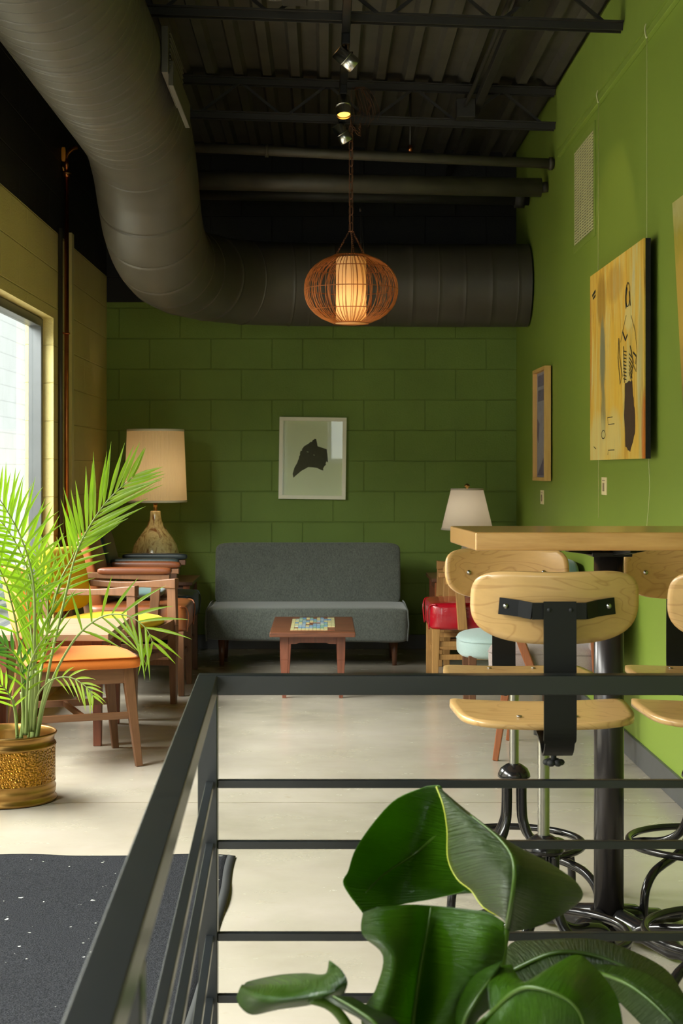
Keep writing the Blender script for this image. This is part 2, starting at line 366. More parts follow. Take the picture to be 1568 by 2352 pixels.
def cushion(bm, sx, sy, sz, c=(0, 0, 0), e1=.35, e2=.35, seg=36, rings=18, dome=0):
    def cs(a, e): k = math.cos(a); return math.copysign(abs(k) ** e, k)
    def sn(a, e): k = math.sin(a); return math.copysign(abs(k) ** e, k)
    R = []
    for j in range(1, rings):
        ph = -PI / 2 + PI * j / rings; row = []
        for i in range(seg):
            th = 2 * PI * i / seg
            x = sx / 2 * cs(ph, e1) * cs(th, e2); y = sy / 2 * cs(ph, e1) * sn(th, e2); z = sz / 2 * sn(ph, e1)
            if dome and z > 0: z += dome * max(0, 1 - (2 * x / sx) ** 2) * max(0, 1 - (2 * y / sy) ** 2)
            row.append(bm.verts.new((x + c[0], y + c[1], z + c[2])))
        R.append(row)
    for a, b in zip(R, R[1:]):
        for i in range(seg): bm.faces.new((a[i], a[(i + 1) % seg], b[(i + 1) % seg], b[i]))
    bt = bm.verts.new((c[0], c[1], c[2] - sz / 2)); tp = bm.verts.new((c[0], c[1], c[2] + sz / 2 + dome))
    for i in range(seg):
        bm.faces.new((R[0][(i + 1) % seg], R[0][i], bt)); bm.faces.new((R[-1][i], R[-1][(i + 1) % seg], tp))
def prism(bm, pts, z0, z1):
    """flat outline (x, y) between two heights"""
    a = [bm.verts.new((x, y, z0)) for x, y in pts]; b = [bm.verts.new((x, y, z1)) for x, y in pts]; n_ = len(pts)
    bm.faces.new(a[::-1]); bm.faces.new(b)
    for i in range(n_): bm.faces.new((a[i], a[(i + 1) % n_], b[(i + 1) % n_], b[i]))
def xf(bm, mat): bmesh.ops.transform(bm, matrix=mat, verts=bm.verts)

def part(name, bm, mat, parent=None, bevel=0, smooth=True, label=None, solid=0, sub=0, world=False, kind=None, segs=2):
    if world and parent is not None: xf(bm, parent_mat(parent).inverted())
    bmesh.ops.recalc_face_normals(bm, faces=bm.faces)
    me = bpy.data.meshes.new(name); bm.to_mesh(me); bm.free()
    o = bpy.data.objects.new(name, me); col.objects.link(o)
    if parent is not None: o.parent = parent
    me.materials.append(M[mat] if isinstance(mat, str) else mat)
    if smooth:
        for p in me.polygons: p.use_smooth = True
    if solid:
        md = o.modifiers.new('thickness', 'SOLIDIFY'); md.thickness = solid; md.offset = 0
    if bevel:
        md = o.modifiers.new('bevel', 'BEVEL'); md.width = bevel; md.segments = segs; md.limit_method = 'ANGLE'; md.angle_limit = .6
        if smooth and hasattr(md, 'harden_normals'): md.harden_normals = True
    if sub:
        md = o.modifiers.new('subdivision', 'SUBSURF'); md.levels = sub; md.render_levels = sub
    if label: o['label'] = label
    if kind: o['kind'] = kind
    return o
def parent_mat(p):
    m = Matrix.Translation(p.location) @ p.rotation_euler.to_matrix().to_4x4()
    return (parent_mat(p.parent) @ m) if p.parent else m
def tag(o, label, cat, group=None):
    o['label'] = label; o['category'] = cat
    if group: o['group'] = group
    return o
def thing(name, label, cat, loc=(0, 0, 0), rz=0, group=None):
    o = bpy.data.objects.new(name, None); col.objects.link(o); o.location = loc; o.rotation_euler = (0, 0, rz); o.empty_display_size = .1
    return tag(o, label, cat, group)
def struct(name, bm, mat, bevel=0, smooth=False):
    o = part(name, bm, mat, bevel=bevel, smooth=smooth); o['kind'] = 'structure'; return o
def copy_tree(o, parent=None):
    c = o.copy(); col.objects.link(c)
    if parent is not None: c.parent = parent
    for ch in list(o.children): copy_tree(ch, c)
    return c
B = bmesh.new
def bx(*a):
    bm = B(); box(bm, *a); return bm

# ------------------------------------------------------------------ the room
struct('floor', bx(LX - .2, RX + .2, FY - .2, BY + .2, -.1, 0), 'concrete')
def roofz(x): return 3.255 + .034 * (RX - x)
TOP = 3.45
struct('wall_back', bx(LX - .2, RX + .2, BY, BY + .2, 0, TOP), 'green_block')
struct('wall_right', bx(RX, RX + .15, FY, BY, 0, TOP), 'green_wall')
bm = B(); ys = [FY]
for (a, b, c, d) in sorted(OPEN): ys += [a, b]
ys += [BY]
for i in range(0, len(ys), 2): box(bm, LX - .15, LX, ys[i], ys[i + 1], 0, TOP)
for (a, b, c, d) in OPEN:
    if c > 0: box(bm, LX - .15, LX, a, b, 0, c)
    box(bm, LX - .15, LX, a, b, d, TOP)
struct('wall_left', bm, 'beige_block')
bm = B(); y0_, y1_ = FY - .2, FY
for x0, x1 in ((LX, -1.38), (-.62, .06), (1.1, RX)): box(bm, x0, x1, y0_, y1_, 0, TOP)
for (a, b, c, d_) in FRONT: box(bm, a, b, y0_, y1_, 0, c); box(bm, a, b, y0_, y1_, d_, TOP)
struct('wall_front', bm, 'beige_block')
# corrugated steel deck
bm = B(); x = LX - .1; prof = []
while x < RX + .1:
    prof += [(x, 0), (x + .045, 0), (x + .062, .04), (x + .135, .04)]; x += .152
ra = [bm.verts.new((x, FY - .1, roofz(x) + z)) for x, z in prof]; rb = [bm.verts.new((x, BY + .1, roofz(x) + z)) for x, z in prof]
for i in range(len(prof) - 1): bm.faces.new((ra[i], ra[i + 1], rb[i + 1], rb[i]))
ct = [bm.verts.new((x, y, TOP + .1)) for x, y in ((LX - .2, FY - .2), (RX + .2, FY - .2), (RX + .2, BY + .2), (LX - .2, BY + .2))]
struct('ceiling', bm, 'deck_paint')
struct('trim_1', bx(LX - .25, RX + .25, FY - .25, BY + .25, TOP, TOP + .1), 'black_paint')     # roof slab over the deck
bm = B(); bar(bm, (RX - .007, FY, .048), (RX - .007, BY, .048), .014, .096); struct('baseboard_right', bm, 'base_grey', bevel=.002)
bm = B(); bar(bm, (LX, BY - .007, .048), (RX - .02, BY - .007, .048), .014, .096); struct('baseboard_back', bm, 'base_grey', bevel=.002)
bm = B(); box(bm, RX - .018, RX, FY, 8.43, 2.875, 2.91); box(bm, RX - .022, RX, FY, 8.43, 2.872, 2.879)
struct('trim_2', bm, 'green_trim', bevel=.003)       # picture rail
struct('trim_3', bx(RX - .025, RX, FY, 8.43, 2.912, 3.24), 'green_trim')     # furred band above the rail

# windows in the left wall
def window(name, a, b, c, d, mull):
    fx0, fx1 = LX - .125, LX - .055; t = .05
    bm = B()
    box(bm, fx0, fx1, a + .006, a + t, c + .006, d - .006); box(bm, fx0, fx1, b - t, b - .006, c + .006, d - .006)
    box(bm, fx0, fx1, a + t, b - t, c + .006, c + t); box(bm, fx0, fx1, a + t, b - t, d - t, d - .006)
    for m_ in mull: box(bm, fx0, fx1, m_ - .025, m_ + .025, c + t, d - t)
    f = struct(name, bm, 'window_frame', bevel=.003)
    bm = B(); box(bm, fx0 + .02, fx0 + .026, a + t, b - t, c + t, d - t)
    part('pane', bm, 'pane_glass', f, smooth=False)
    return f
window('window_1', *OPEN[0], [6.75])
window('window_2', *OPEN[2], [1.1])
window('window_3', *OPEN[3], [-2.5])
d = window('door_1', *OPEN[1], [3.9])
bm = B(); tube(bm, crom([(LX - .05, 3.98, .95), (LX - .01, 3.98, .97), (LX - .01, 3.98, 1.2), (LX - .05, 3.98, 1.22)], 5), .011); part('door_handle', bm, 'chrome', d)
for k_, (a, b, c, d_) in enumerate(FRONT):  # the second of these windows is added to let in more light
    bm = B()
    for x0, x1, z0, z1 in ((a + .006, a + .05, c + .006, d_ - .006), (b - .05, b - .006, c + .006, d_ - .006), (a + .05, b - .05, c + .006, c + .05), (a + .05, b - .05, d_ - .05, d_ - .006)): box(bm, x0, x1, FY - .13, FY - .07, z0, z1)
    f = struct('window_%d' % (4 + k_), bm, 'window_frame', bevel=.003); part('pane', bx(a + .05, b - .05, FY - .1, FY - .094, c + .05, d_ - .05), 'pane_glass', f, smooth=False)

# outside the glass
struct('trim_4', bx(-6, LX - .15, FY - 4, BY + 6, -.15, -.05), 'pavement')
blocks('white_cmu', 'y', S(236, 234, 228), S(246, 244, 238), rough=.8)
o = part('neighbour_wall', bx(-4.3, -4.1, 2, 24, -.05, 3.2), 'white_cmu', smooth=False); tag(o, 'white painted block wall outside beyond the window', 'wall')
def agave(loc, s, label):
    t = thing('agave', label, 'plant', loc, 0, 'pale plants outside the window')
    bm = B(); rnd = random.Random(int(loc[1] * 10))
    for k in range(16):
        a = k * 2.4; l = s * rnd.uniform(.8, 1.1); e = .25 + .75 * (k / 16)
        pts = [Vector((math.cos(a) * l * u * math.cos(e) * (1 + .2 * u), math.sin(a) * l * u * math.cos(e), l * (u * math.sin(e) - .12 * u * u))) for u in (0, .25, .5, .75, 1)]
        side = Vector((-math.sin(a), math.cos(a), 0)); wd = [.05, .075, .07, .045, .003]
        L = [bm.verts.new(p + side * w_ * s + Vector((0, 0, .3 * w_ * s))) for p, w_ in zip(pts, wd)]; C_ = [bm.verts.new(p) for p in pts]; R_ = [bm.verts.new(p - side * w_ * s + Vector((0, 0, .3 * w_ * s))) for p, w_ in zip(pts, wd)]
        for i in range(4): bm.faces.new((L[i], L[i + 1], C_[i + 1], C_[i])); bm.faces.new((C_[i], C_[i + 1], R_[i + 1], R_[i]))
    part('foliage', bm, 'agave', t, solid=.006)
agave((-3.05, 11.4, -.05), 0.9, 'pale spiky plant outside the window, the near one'); agave((-3.0, 13.6, -.05), 0.85, 'pale spiky plant outside the window, the far one')

# ------------------------------------------------------------------ ceiling steelwork
def joist(Y, label):
    t = thing('roof_joist', label, 'joist', (0, Y, 0), 0, 'open web steel joists under the deck')
    x0, x1 = LX + .002, RX - .03
    zb = lambda x: roofz(x) - .215; zt = lambda x: roofz(x) - .03
    for nm, zf in (('bottom_chord', zb), ('top_chord', zt)):
        bm = B()
        for s in (-.022, .022):
            bar(bm, (x0, s, zf(x0)), (x1, s, zf(x1)), .008, .036); bar(bm, (x0, s * 1.5, zf(x0) + (.014 if nm == 'bottom_chord' else .016)), (x1, s * 1.5, zf(x1) + (.014 if nm == 'bottom_chord' else .016)), .03, .006)
        part(nm, bm, 'joist_paint', t, smooth=False)
    bm = B(); x = x0 + .05; k = 0; st = .235
    while x + st < x1:
        a, b = (zb, zt) if k % 2 else (zt, zb)
        bar(bm, (x, 0, a(x)), (x + st, 0, b(x + st)), .014, .014); x += st; k += 1
    part('web', bm, 'joist_paint', t, smooth=False)
joist(6.55, 'black open web joist crossing above the first track spotlight')
joist(8.46, 'black open web joist crossing behind the lower track spotlight')
joist(4.6, 'black open web joist nearest the viewer, above the bar')

# pipes along the back of the ceiling
def pipe(name, label, pts, r, mat='pipe_paint', extra=None, cat='pipe'):
    bm = B(); tube(bm, pts, r, 20)
    if extra: extra(bm)
    return tag(part(name, bm, mat), label, cat)
def ex1(bm):
    ring(bm, (-.32, 8.68, 2.958), .03, .006, 20, 6, (1, 0, 0)); lathe(bm, [(.0, 0), (.045, 0), (.045, .012), (0, .012)], 20)
def zfix(): pass
bm = B(); tube(bm, [(-1.2, 8.68, 3.0), (.1, 8.68, 2.937), (RX - .003, 8.68, 2.885)], .028, 18)
for x, z in ((-.32, 2.957), (RX - .02, 2.886)): tube(bm, [(x - .01, 8.68, z), (x + .01, 8.68, z)], .036, 18)
tag(part('sprinkler_pipe', bm, 'pipe_paint'), 'thin grey painted pipe crossing above the thicker pipe', 'pipe')
bm = B(); tube(bm, [(-1.25, 8.92, 2.85), (RX - .04, 8.92, 2.795)], .054, 24); tube(bm, [(RX - .045, 8.92, 2.795), (RX - .003, 8.92, 2.80)], .03, 18)
tag(part('drain_pipe', bm, 'pipe_paint'), 'thick grey painted pipe ending just short of the green wall', 'pipe')
bm = B(); tube(bm, [(-1.3, 9.75, 2.92), (RX - .003, 9.75, 2.875)], .042, 20); tube(bm, [(RX - .09, 9.75, 2.877), (RX - .03, 9.75, 2.876)], .06, 20)
tag(part('dark_pipe', bm, 'black_paint'), 'black pipe in shadow behind the two grey pipes', 'pipe')
bm = B(); tube(bm, [(.475, 8.68, 3.3), (.475, 8.68, 2.95)], .007, 8)
h = part('pipe_hanger', bm, 'joist_paint'); tag(h, 'thin rod hanger holding the upper grey pipe', 'hanger')
bm = B(); tube(bm, [(.475, 8.68, 2.95), (.475, 8.68, 2.985)], .014, 10); part('coupling', bm, 'copper', h)

# strut channel with cable
bm = B(); box(bm, .80, .842, 4.0, 10.38, 3.125, 3.166)
t = thing('strut_channel', 'black steel strut channel running along the ceiling with a cable beside it', 'channel', (0, 0, 0))
part('channel', bm, 'joist_paint', t, bevel=.004)
bm = B(); tube(bm, crom([(.775, 4.0, 3.15), (.77, 6, 3.14), (.765, 7.9, 3.15), (.745, 8.3, 3.12)], 6), .012, 8); part('cable', bm, 'joist_paint', t)
part('junction_box', bx(.70, .80, 8.30, 8.4, 3.06, 3.16), 'joist_paint', t, bevel=.004)
# conduit and box upper left of the track
t = thing('conduit_box', 'grey electrical box with conduit bends beside the first joist', 'electrical box', (-.12, 6.3, 3.09))
part('box', bx(-.05, .05, -.05, .05, -.02, .06), 'joist_paint', t, bevel=.004)
bm = B(); tube(bm, crom([(-.28, .02, .11), (-.18, 0, .05), (-.1, 0, .0), (-.05, 0, 0)], 6), .011, 10); tube(bm, crom([(.05, 0, 0), (.12, 0, .0), (.2, 0, .03), (.3, .02, .09)], 6), .011, 10); tube(bm, [(0, 0, .06), (0, -.3, .12)], .011, 10)
part('conduit', bm, 'pipe_paint', t)

# ------------------------------------------------------------------ the big duct
R0 = .257
path = [(-.885, -3.5, 2.79), (-.885, 1, 2.79), (-.885, 4, 2.79), (-.885, 6, 2.79), (-.885, 7.2, 2.79), (-.885, 7.5, 2.76), (-.885, 7.74, 2.67), (-.885, 7.9, 2.555), (-.885, 8.08, 2.45), (-.88, 8.35, 2.375),
        (-.865, 8.7, 2.345), (-.82, 9.05, 2.34), (-.7, 9.38, 2.34), (-.5, 9.62, 2.34), (-.22, 9.73, 2.34), (.2, 9.75, 2.34), (.7, 9.75, 2.335), (RX - .012, 9.75, 2.335)]
pp = crom(path, 10)
# resample by arc length
seg = [0.0]
for a, b in zip(pp, pp[1:]): seg.append(seg[-1] + (b - a).length)
def at(s):
    for i in range(len(seg) - 1):
        if seg[i + 1] >= s:
            t_ = (s - seg[i]) / max(1e-9, seg[i + 1] - seg[i]); return pp[i].lerp(pp[i + 1], t_)
    return pp[-1]
L_ = seg[-1]; st = .03; n_ = int(L_ / st); pts = [at(L_ * i / n_) for i in range(n_ + 1)]
t = thing('spiral_duct', 'huge grey round spiral duct bending down and along the back wall', 'duct', (0, 0, 0))
def s_of(i): return seg[i * 10]      # arc position of path point i
beads = [(s_of(i), (-.006 if i < 10 else .0035), .006) for i in (5, 7, 8, 9, 10, 11, 12, 13, 14)] + [(s_of(2) + (yy - 4), -.006, .007) for yy in (4.6, 5.3, 6.1)]
q_ = s_of(2) - 1.5
while q_ < s_of(4) - .1: beads.append((q_, -.0022, .0028)); q_ += .105
q_ = s_of(14) + .12
while q_ < L_ - .05: beads.append((q_, .0016, .005)); q_ += .16
ss = [(L_ * i / n_, 0) for i in range(n_ + 1)]
for b_, h_, w_ in beads: ss = [x for x in ss if abs(x[0] - b_) > w_ + .002] + [(b_ - w_, 0), (b_ - w_ * .35, h_), (b_ + w_ * .35, h_), (b_ + w_, 0)]
ss.sort()
cen = [at(x[0]) for x in ss]
bm = B(); rings_ = []
prev = None
for k_, (s_, h_) in enumerate(ss):
    tn = (at(min(L_, s_ + .04)) - at(max(0, s_ - .04))).normalized()
    if prev is None: u_ = tn.cross(Vector((0, 0, 1))).normalized()
    else: u_ = (prev - tn * prev.dot(tn)).normalized()
    prev = u_; v_ = tn.cross(u_)
    rings_.append([bm.verts.new(cen[k_] + (u_ * math.cos(2 * PI * q / 72) + v_ * math.sin(2 * PI * q / 72)) * (R0 + h_)) for q in range(72)])
for A_, B_ in zip(rings_, rings_[1:]):
    for q in range(72): bm.faces.new((A_[q], A_[(q + 1) % 72], B_[(q + 1) % 72], B_[q]))
plain('duct_paint', S(70, 65, 56), .5, var=.12, scale=4, bs=8, bst=.08, bd=.01)
part('duct_shell', bm, 'duct_paint', t)
bm = B(); box(bm, -.627, -.600, 6.02, 6.62, 2.72, 2.90); 
for k in range(8): box(bm, -.6, -.592, 6.05, 6.59, 2.735 + k * .02, 2.742 + k * .02)
part('register', bm, 'duct_paint', t, bevel=.003)
bm = B(); bar(bm, (-.592, 6.05, 2.725), (-.575, 6.6, 2.68), .02, .10); part('register_damper', bm, 'pipe_paint', t, bevel=.003)

# ------------------------------------------------------------------ track with spots
t = thing('light_track', 'black ceiling light track running away over the pendant', 'track', (.09, 0, 0))
part('rail', bx(-.018, .018, 3.0, 8.3, 3.03, 3.052), 'black_metal', t, bevel=.003)
bm = B()
bm.free()
for y in (4.6, 6.55, 8.2): part('bracket', bx(-.012, .012, y - .012, y + .012, 3.052, 3.1), 'black_metal', t)
def spot(y, ang, tilt, name_label, on=True):
    t = thing('track_spotlight', name_label, 'spotlight', (.09, y, 3.03), 0, 'spotlights on the ceiling track')
    part('adapter', bx(-.017, .017, -.03, .03, -.045, 0), 'black_metal', t, bevel=.003)
    bm = B(); tube(bm, [(0, 0, -.045), (0, 0, -.075)], .006, 8); box(bm, -.03, .03, -.006, .006, -.085, -.073); part('yoke', bm, 'black_metal', t)
    d = Vector((math.sin(ang) * math.cos(tilt), math.cos(ang) * math.cos(tilt), -math.sin(tilt))); c = Vector((0, 0, -.1))
    bm = B(); a = c - d * .05; b = c + d * .05
    tube(bm, [a, a + d * .002, c - d * .002, c, b - d * .002, b], [.024, .033, .033, .035, .035, .034], 24, cap=False); tube(bm, [a - d * .001, a], [.02, .02], 24)
    part('head', bm, 'chrome', t)
    bm = B(); ring(bm, c, .0355, .0018, 24, 6, d); part('trim_ring', bm, 'chrome', t)
    bm = B(); tube(bm, [b - d * .012, b - d * .010], .031, 24); part('lamp_face', bm, 'lamp_glow' if on else 'chrome', t)
    if on:
        ld = bpy.data.lights.new('spot_lamp', 'SPOT'); ld.energy = 7; ld.color = (1, .72, .42); ld.spot_size = math.radians(50); ld.shadow_soft_size = .02
        lo = bpy.data.objects.new('spot_lamp', ld); col.objects.link(lo); lo.parent = t; lo.location = b + d * .004; lo.rotation_euler = d.to_track_quat('-Z', 'Y').to_euler()
spot(6.62, math.radians(75), math.radians(38), 'nearest chrome track spotlight, tilted to the right and lit')
spot(7.5, math.radians(170), math.radians(72), 'middle dark track spotlight pointing down, glowing orange')
spot(8.1, math.radians(65), math.radians(55), 'farthest chrome track spotlight hanging under the second joist', on=False)
# tangle of old wire
t = thing('loose_wires', 'tangle of thin rusty wires hanging from the joist beside the track', 'wire', (.16, 8.3, 3.2))
bm = B(); rnd = random.Random(3)
for k in range(12):
    a = rnd.uniform(-.2, 1.0); l = rnd.uniform(.06, .16)
    tube(bm, crom([(0, 0, 0), (.05 * a, .01, .02), (.1 * a, 0, -.03), (.11 * a + .02, .01, -l), (.12 * a, 0, -l - .05)], 5), .0012, 5)
part('wire_bundle', bm, 'rust_chain', t)

# ------------------------------------------------------------------ rattan pendant
PY = 8.3; PX = (806 - 745) * PY / FPX; PZ = CH + 410 * PY / FPX
t = thing('rattan_pendant', 'round woven rattan pendant lamp with inner cloth cylinder, hanging on a chain', 'pendant lamp', (PX, PY, PZ))
Rm, Hh, ro = .248, .178, .088
def prof_r(z):
    k = z / Hh * .93; return Rm * math.sqrt(max(0, 1 - abs(k) ** 2.2))
bm = B(); rnd = random.Random(11); nr = 112
for k in range(nr):
    a = 2 * PI * (k + rnd.uniform(-.45, .45)) / nr; tw = rnd.uniform(-.05, .05)
    pts = []
    for j in range(15):
        z = -Hh + 2 * Hh * j / 14; aa = a + tw * math.sin(PI * j / 14)
        pts.append((prof_r(z) * math.cos(aa), prof_r(z) * math.sin(aa), z))
    tube(bm, pts, .0016, 5, cap=False)
part('rattan_cage', bm, 'rattan', t)
bm = B()
for z in (-Hh, -.11, 0, .11, Hh): ring(bm, (0, 0, z), prof_r(z) - .002, .0022 if abs(z) < .15 else .004, 64, 6)
part('hoop', bm, 'rattan_ring', t)
bm = B(); lathe(bm, [(.078, -.172), (.08, -.17), (.08, .165), (.078, .168)], 40); part('inner_shade', bm, 'pendant_shade', t)
bm = B(); lathe(bm, [(0, -.179), (.086, -.179), (.086, -.175), (0, -.175)], 40); part('bottom_diffuser', bm, 'pendant_shade', t)
ld = bpy.data.lights.new('pendant_bulb', 'POINT'); ld.energy = .6; ld.color = (1, .62, .34); ld.shadow_soft_size = .03
lo = bpy.data.objects.new('pendant_bulb', ld); col.objects.link(lo); lo.parent = t; lo.location = (0, 0, -.06)
def chain(bm, p0, p1, ll, lw, r):
    p0, p1 = Vector(p0), Vector(p1); L = (p1 - p0).length; d = (p1 - p0).normalized(); n = max(1, int(L / (ll - 3 * r)))
    u = d.orthogonal().normalized(); v = d.cross(u)
    for k in range(n):
        c = p0.lerp(p1, (k + .5) / n); s = u if k % 2 else v; h_ = ll / 2 - lw / 2
        pts = [c + d * (h_ + math.sin(q) * lw / 2) + s * math.cos(q) * lw / 2 for q in [PI * i / 6 for i in range(7)]] + [c - d * (h_ + math.sin(q) * lw / 2) - s * math.cos(q) * lw / 2 for q in [PI * i / 6 for i in range(7)]]
        tube(bm, pts, r, 6, closed=True)
bm = B(); chain(bm, (0, 0, .31), (0, 0, .87), .05, .026, .0024); part('chain', bm, 'rust_chain', t)
bm = B()
for a in (PI + .3, .45, PI * 1.55):
    chain(bm, (.085 * math.cos(a), .085 * math.sin(a), Hh), (.012 * math.cos(a), .012 * math.sin(a), .305), .016, .008, .001)
ring(bm, (0, 0, .307), .014, .0018, 20, 6); part('support_chain', bm, 'rust_chain', t)
bm = B(); tube(bm, crom([(.0, 0, .17), (.004, 0, .25), (-.003, 0, .35), (.003, 0, .6), (0, 0, .86)], 8), .0022, 6); part('cord', bm, 'rust_chain', t)
bm = B(); chain(bm, (0, 0, .87), (.045, .02, .82), .03, .016, .002); chain(bm, (.045, .02, .82), (.05, .1, .9), .03, .016, .002); ring(bm, (0, .03, .885), .028, .003, 16, 6, (1, 0, 0)); part('hook', bm, 'rust_chain', t)
# hanging wires by the duct
bm = B(); tube(bm, [(.21, 9.2, 2.76), (.215, 9.2, 2.45)], .0012, 5); tube(bm, [(.21, 9.2, 2.73), (.25, 9.3, 2.3)], .0012, 5); tube(bm, [(.21, 9.2, 2.735), (.21, 9.2, 2.705)], .006, 8)
tag(part('hanging_wire', bm, 'joist_paint'), 'thin dark wires hanging between the grey pipe and the duct', 'wire')

# ------------------------------------------------------------------ left wall services
t = thing('copper_pipe', 'tall copper water pipe with an orange valve handle on the left wall', 'pipe', (-1.418, 8.62, 0))
bm = B(); tube(bm, [(0, 0, .02), (0, 0, 2.88)], .0125, 16); tube(bm, [(0, 0, 2.8), (0, 0, 2.83)], .019, 12); tube(bm, [(0, 0, 2.84), (0, 0, 2.9)], .014, 8); tube(bm, crom([(0, 0, 2.88), (0, .0, 2.92), (.03, .02, 2.96), (.05, .04, 2.97)], 5), .0125, 12); part('pipe', bm, 'copper', t)
bm = B(); cushion(bm, .024, .016, .08, (-.012, -.03, 2.92), .5, .5, 16, 10); part('valve_handle', bm, 'orange_paint', t)
bm = B(); tube(bm, [(-.01, -.02, 2.83), (-.02, -.03, 2.86)], .01, 10); ring(bm, (0, 0, 2.82), .022, .005, 20, 6); part('valve_body', bm, 'brass', t)
bm = B(); ring(bm, (0, 0, 1.94), .016, .005, 20, 6); tube(bm, [(0, 0, 1.94), (-.02, -.05, 1.94)], .004, 8); box(bm, -.026, -.022, -.065, -.045, 1.91, 1.97); part('clamp', bm, 'copper', t)
tag(part('cable_cover', bx(LX, LX + .03, 8.78, 8.86, .1, 2.52), 'beige_plain' if 'beige_plain' in M else plain('beige_plain', S(196, 184, 126), .5, var=.05), bevel=.003), 'narrow beige vertical cable cover beside the copper pipe', 'conduit')
bm = B(); tube(bm, [(LX + .014, 8.50, .02), (LX + .014, 8.50, 2.5)], .012, 12); tag(part('grey_conduit', bm, 'pipe_paint'), 'slim grey conduit on the window side of the copper pipe', 'conduit')

# ------------------------------------------------------------------ things on the right wall
t = thing('wall_grille', 'tall green painted return air grille high on the right wall', 'grille', (RX, 7.66, 2.56))
bm = B(); box(bm, -.008, 0, -.315, .315, -.27, -.235); box(bm, -.008, 0, -.315, .315, .235, .27); box(bm, -.008, 0, -.315, -.28, -.235, .235); box(bm, -.008, 0, .28, .315, -.235, .235); part('grille_frame', bm, 'green_trim', t, bevel=.002)
bm = B()
for k in range(34):
    z = -.228 + k * .0138; bar(bm, (-.006, -.28, z), (-.006, .28, z), .0022, .0082)
for k in range(9): y = -.28 + k * .07; box(bm, -.007, -.002, y - .002, y + .002, -.235, .235)
part('louvres', bm, 'vent_grey', t, smooth=False)
part('backing', bx(-.0015, -.0002, -.28, .28, -.235, .235), 'vent_hole', t, smooth=False)
def hang_wire(y, z0, lab, pts):
    t = thing('picture_wire', lab, 'wire', (RX, y, 0)); bm = B(); tube(bm, pts, .0014, 5); part('wire', bm, 'wire', t)
    bm = B(); tube(bm, crom([(-.004, 0, 2.9), (-.02, 0, 2.925), (-.03, 0, 2.905), (-.024, 0, 2.87), (-.02, 0, 2.875)], 5), .0035, 8); part('rail_hook', bm, 'wire', t)
hang_wire(7.155, .97, 'thin hanging wire at the left of the yellow figure painting', [(-.022, 0, 2.87), (-.024, .0, 2.0), (-.02, .01, .97)])
hang_wire(6.08, .97, 'thin hanging wire at the right of the yellow figure painting', crom([(-.022, 0, 2.87), (-.022, 0, 2.0), (-.016, .0, 1.3), (-.016, -.02, 1.12), (-.014, .05, .95)], 6))

# artworks: flat shapes in (y, z) of a panel, lifted off its face
def marks(parent, name, mat, x, polys, th=.0012, label=None):
    bm = B()
    for poly in polys:
        a = [bm.verts.new((x, y, z)) for y, z in poly]; b = [bm.verts.new((x - th, y, z)) for y, z in poly]; n_ = len(poly)
        try: bm.faces.new(a); bm.faces.new(b[::-1])
        except ValueError: pass
        for i in range(n_): bm.faces.new((a[i], a[(i + 1) % n_], b[(i + 1) % n_], b[i]))
    bmesh.ops.triangulate(bm, faces=[f for f in bm.faces if len(f.verts) > 4])
    return part(name, bm, mat, parent, smooth=False, label=label)
def stroke(pts, w_=.004):
    c = [Vector((p[0], p[1])) for p in pts]; L = []; R = []
    for i, p in enumerate(c):
        d = (c[min(i + 1, len(c) - 1)] - c[max(0, i - 1)]).normalized(); q = Vector((-d.y, d.x)) * w_ / 2; L.append(tuple(p + q)); R.append(tuple(p - q))
    return [[L[i], L[i + 1], R[i + 1], R[i]] for i in range(len(c) - 1)]
# framed print: y grows away from the camera; local y=0 near edge
t = thing('framed_print', 'small light wood deep frame with mauve print, lower left on the right wall', 'picture', (RX - .002, 8.74, 1.127))
W_, H_ = .50, .645
bm = B(); box(bm, -.045, -.008, 0, .02, 0, H_); box(bm, -.045, -.008, W_ - .02, W_, 0, H_); box(bm, -.045, -.008, .02, W_ - .02, 0, .02); box(bm, -.045, -.008, .02, W_ - .02, H_ - .02, H_)
part('frame', bm, 'frame_wood', t, bevel=.001, smooth=False)
pr = part('print', bx(-.02, -.008, .02, W_ - .02, .02, H_ - .02), 'mauve_print', t, smooth=False)
rnd = random.Random(5); pol = []
for r_ in range(2):
    y = W_ - .06
    for k in range(7 if r_ == 0 else 5):
        z0 = H_ - .1 - r_ * .085; pol.append([(y, z0), (y - .035, z0), (y - .035, z0 + .06), (y - .02, z0 + .066), (y, z0 + .06)]); y -= .053
marks(pr, 'title_marks', 'mauve_dark', -.0202, pol)
marks(pr, 'figure', 'mauve_dark', -.0202, [[(.46, .03), (.1, .03), (.03, .2), (.2, .13), (.36, .06)], [(.1, .16), (.05, .28), (.14, .38), (.2, .3)], [(.42, .22), (.38, .33), (.46, .36), (.47, .26)]])
# yellow figure painting
t = thing('figure_painting', 'large yellow painting of a line drawn standing figure on the right wall', 'painting', (RX - .028, 5.98, 1.236))
W_, H_ = 1.21, .842
part('panel', bx(-.02, .0, 0, W_, 0, H_), 'dark_edge', t, smooth=False)
part('painted_face', bx(-.026, -.0201, 0, W_, 0, H_), 'canvas_yellow', t, smooth=False)
X_ = -.0261
def jit(poly, a=.01, k=3, seed=1):
    r = random.Random(seed); out = []
    for i in range(len(poly)):
        p, q = poly[i], poly[(i + 1) % len(poly)]
        for j in range(k): u = j / k; out.append((p[0] + (q[0] - p[0]) * u + r.uniform(-a, a), p[1] + (q[1] - p[1]) * u + r.uniform(-a, a)))
    return out
marks(t, 'figure_skirt', 'paint_brown', X_ - .0003, [jit([(.36, .05), (.27, .03), (.17, .10), (.17, .17), (.2, .24), (.23, .31), (.37, .31), (.385, .18)], .004, 5, 9)])
ln = []
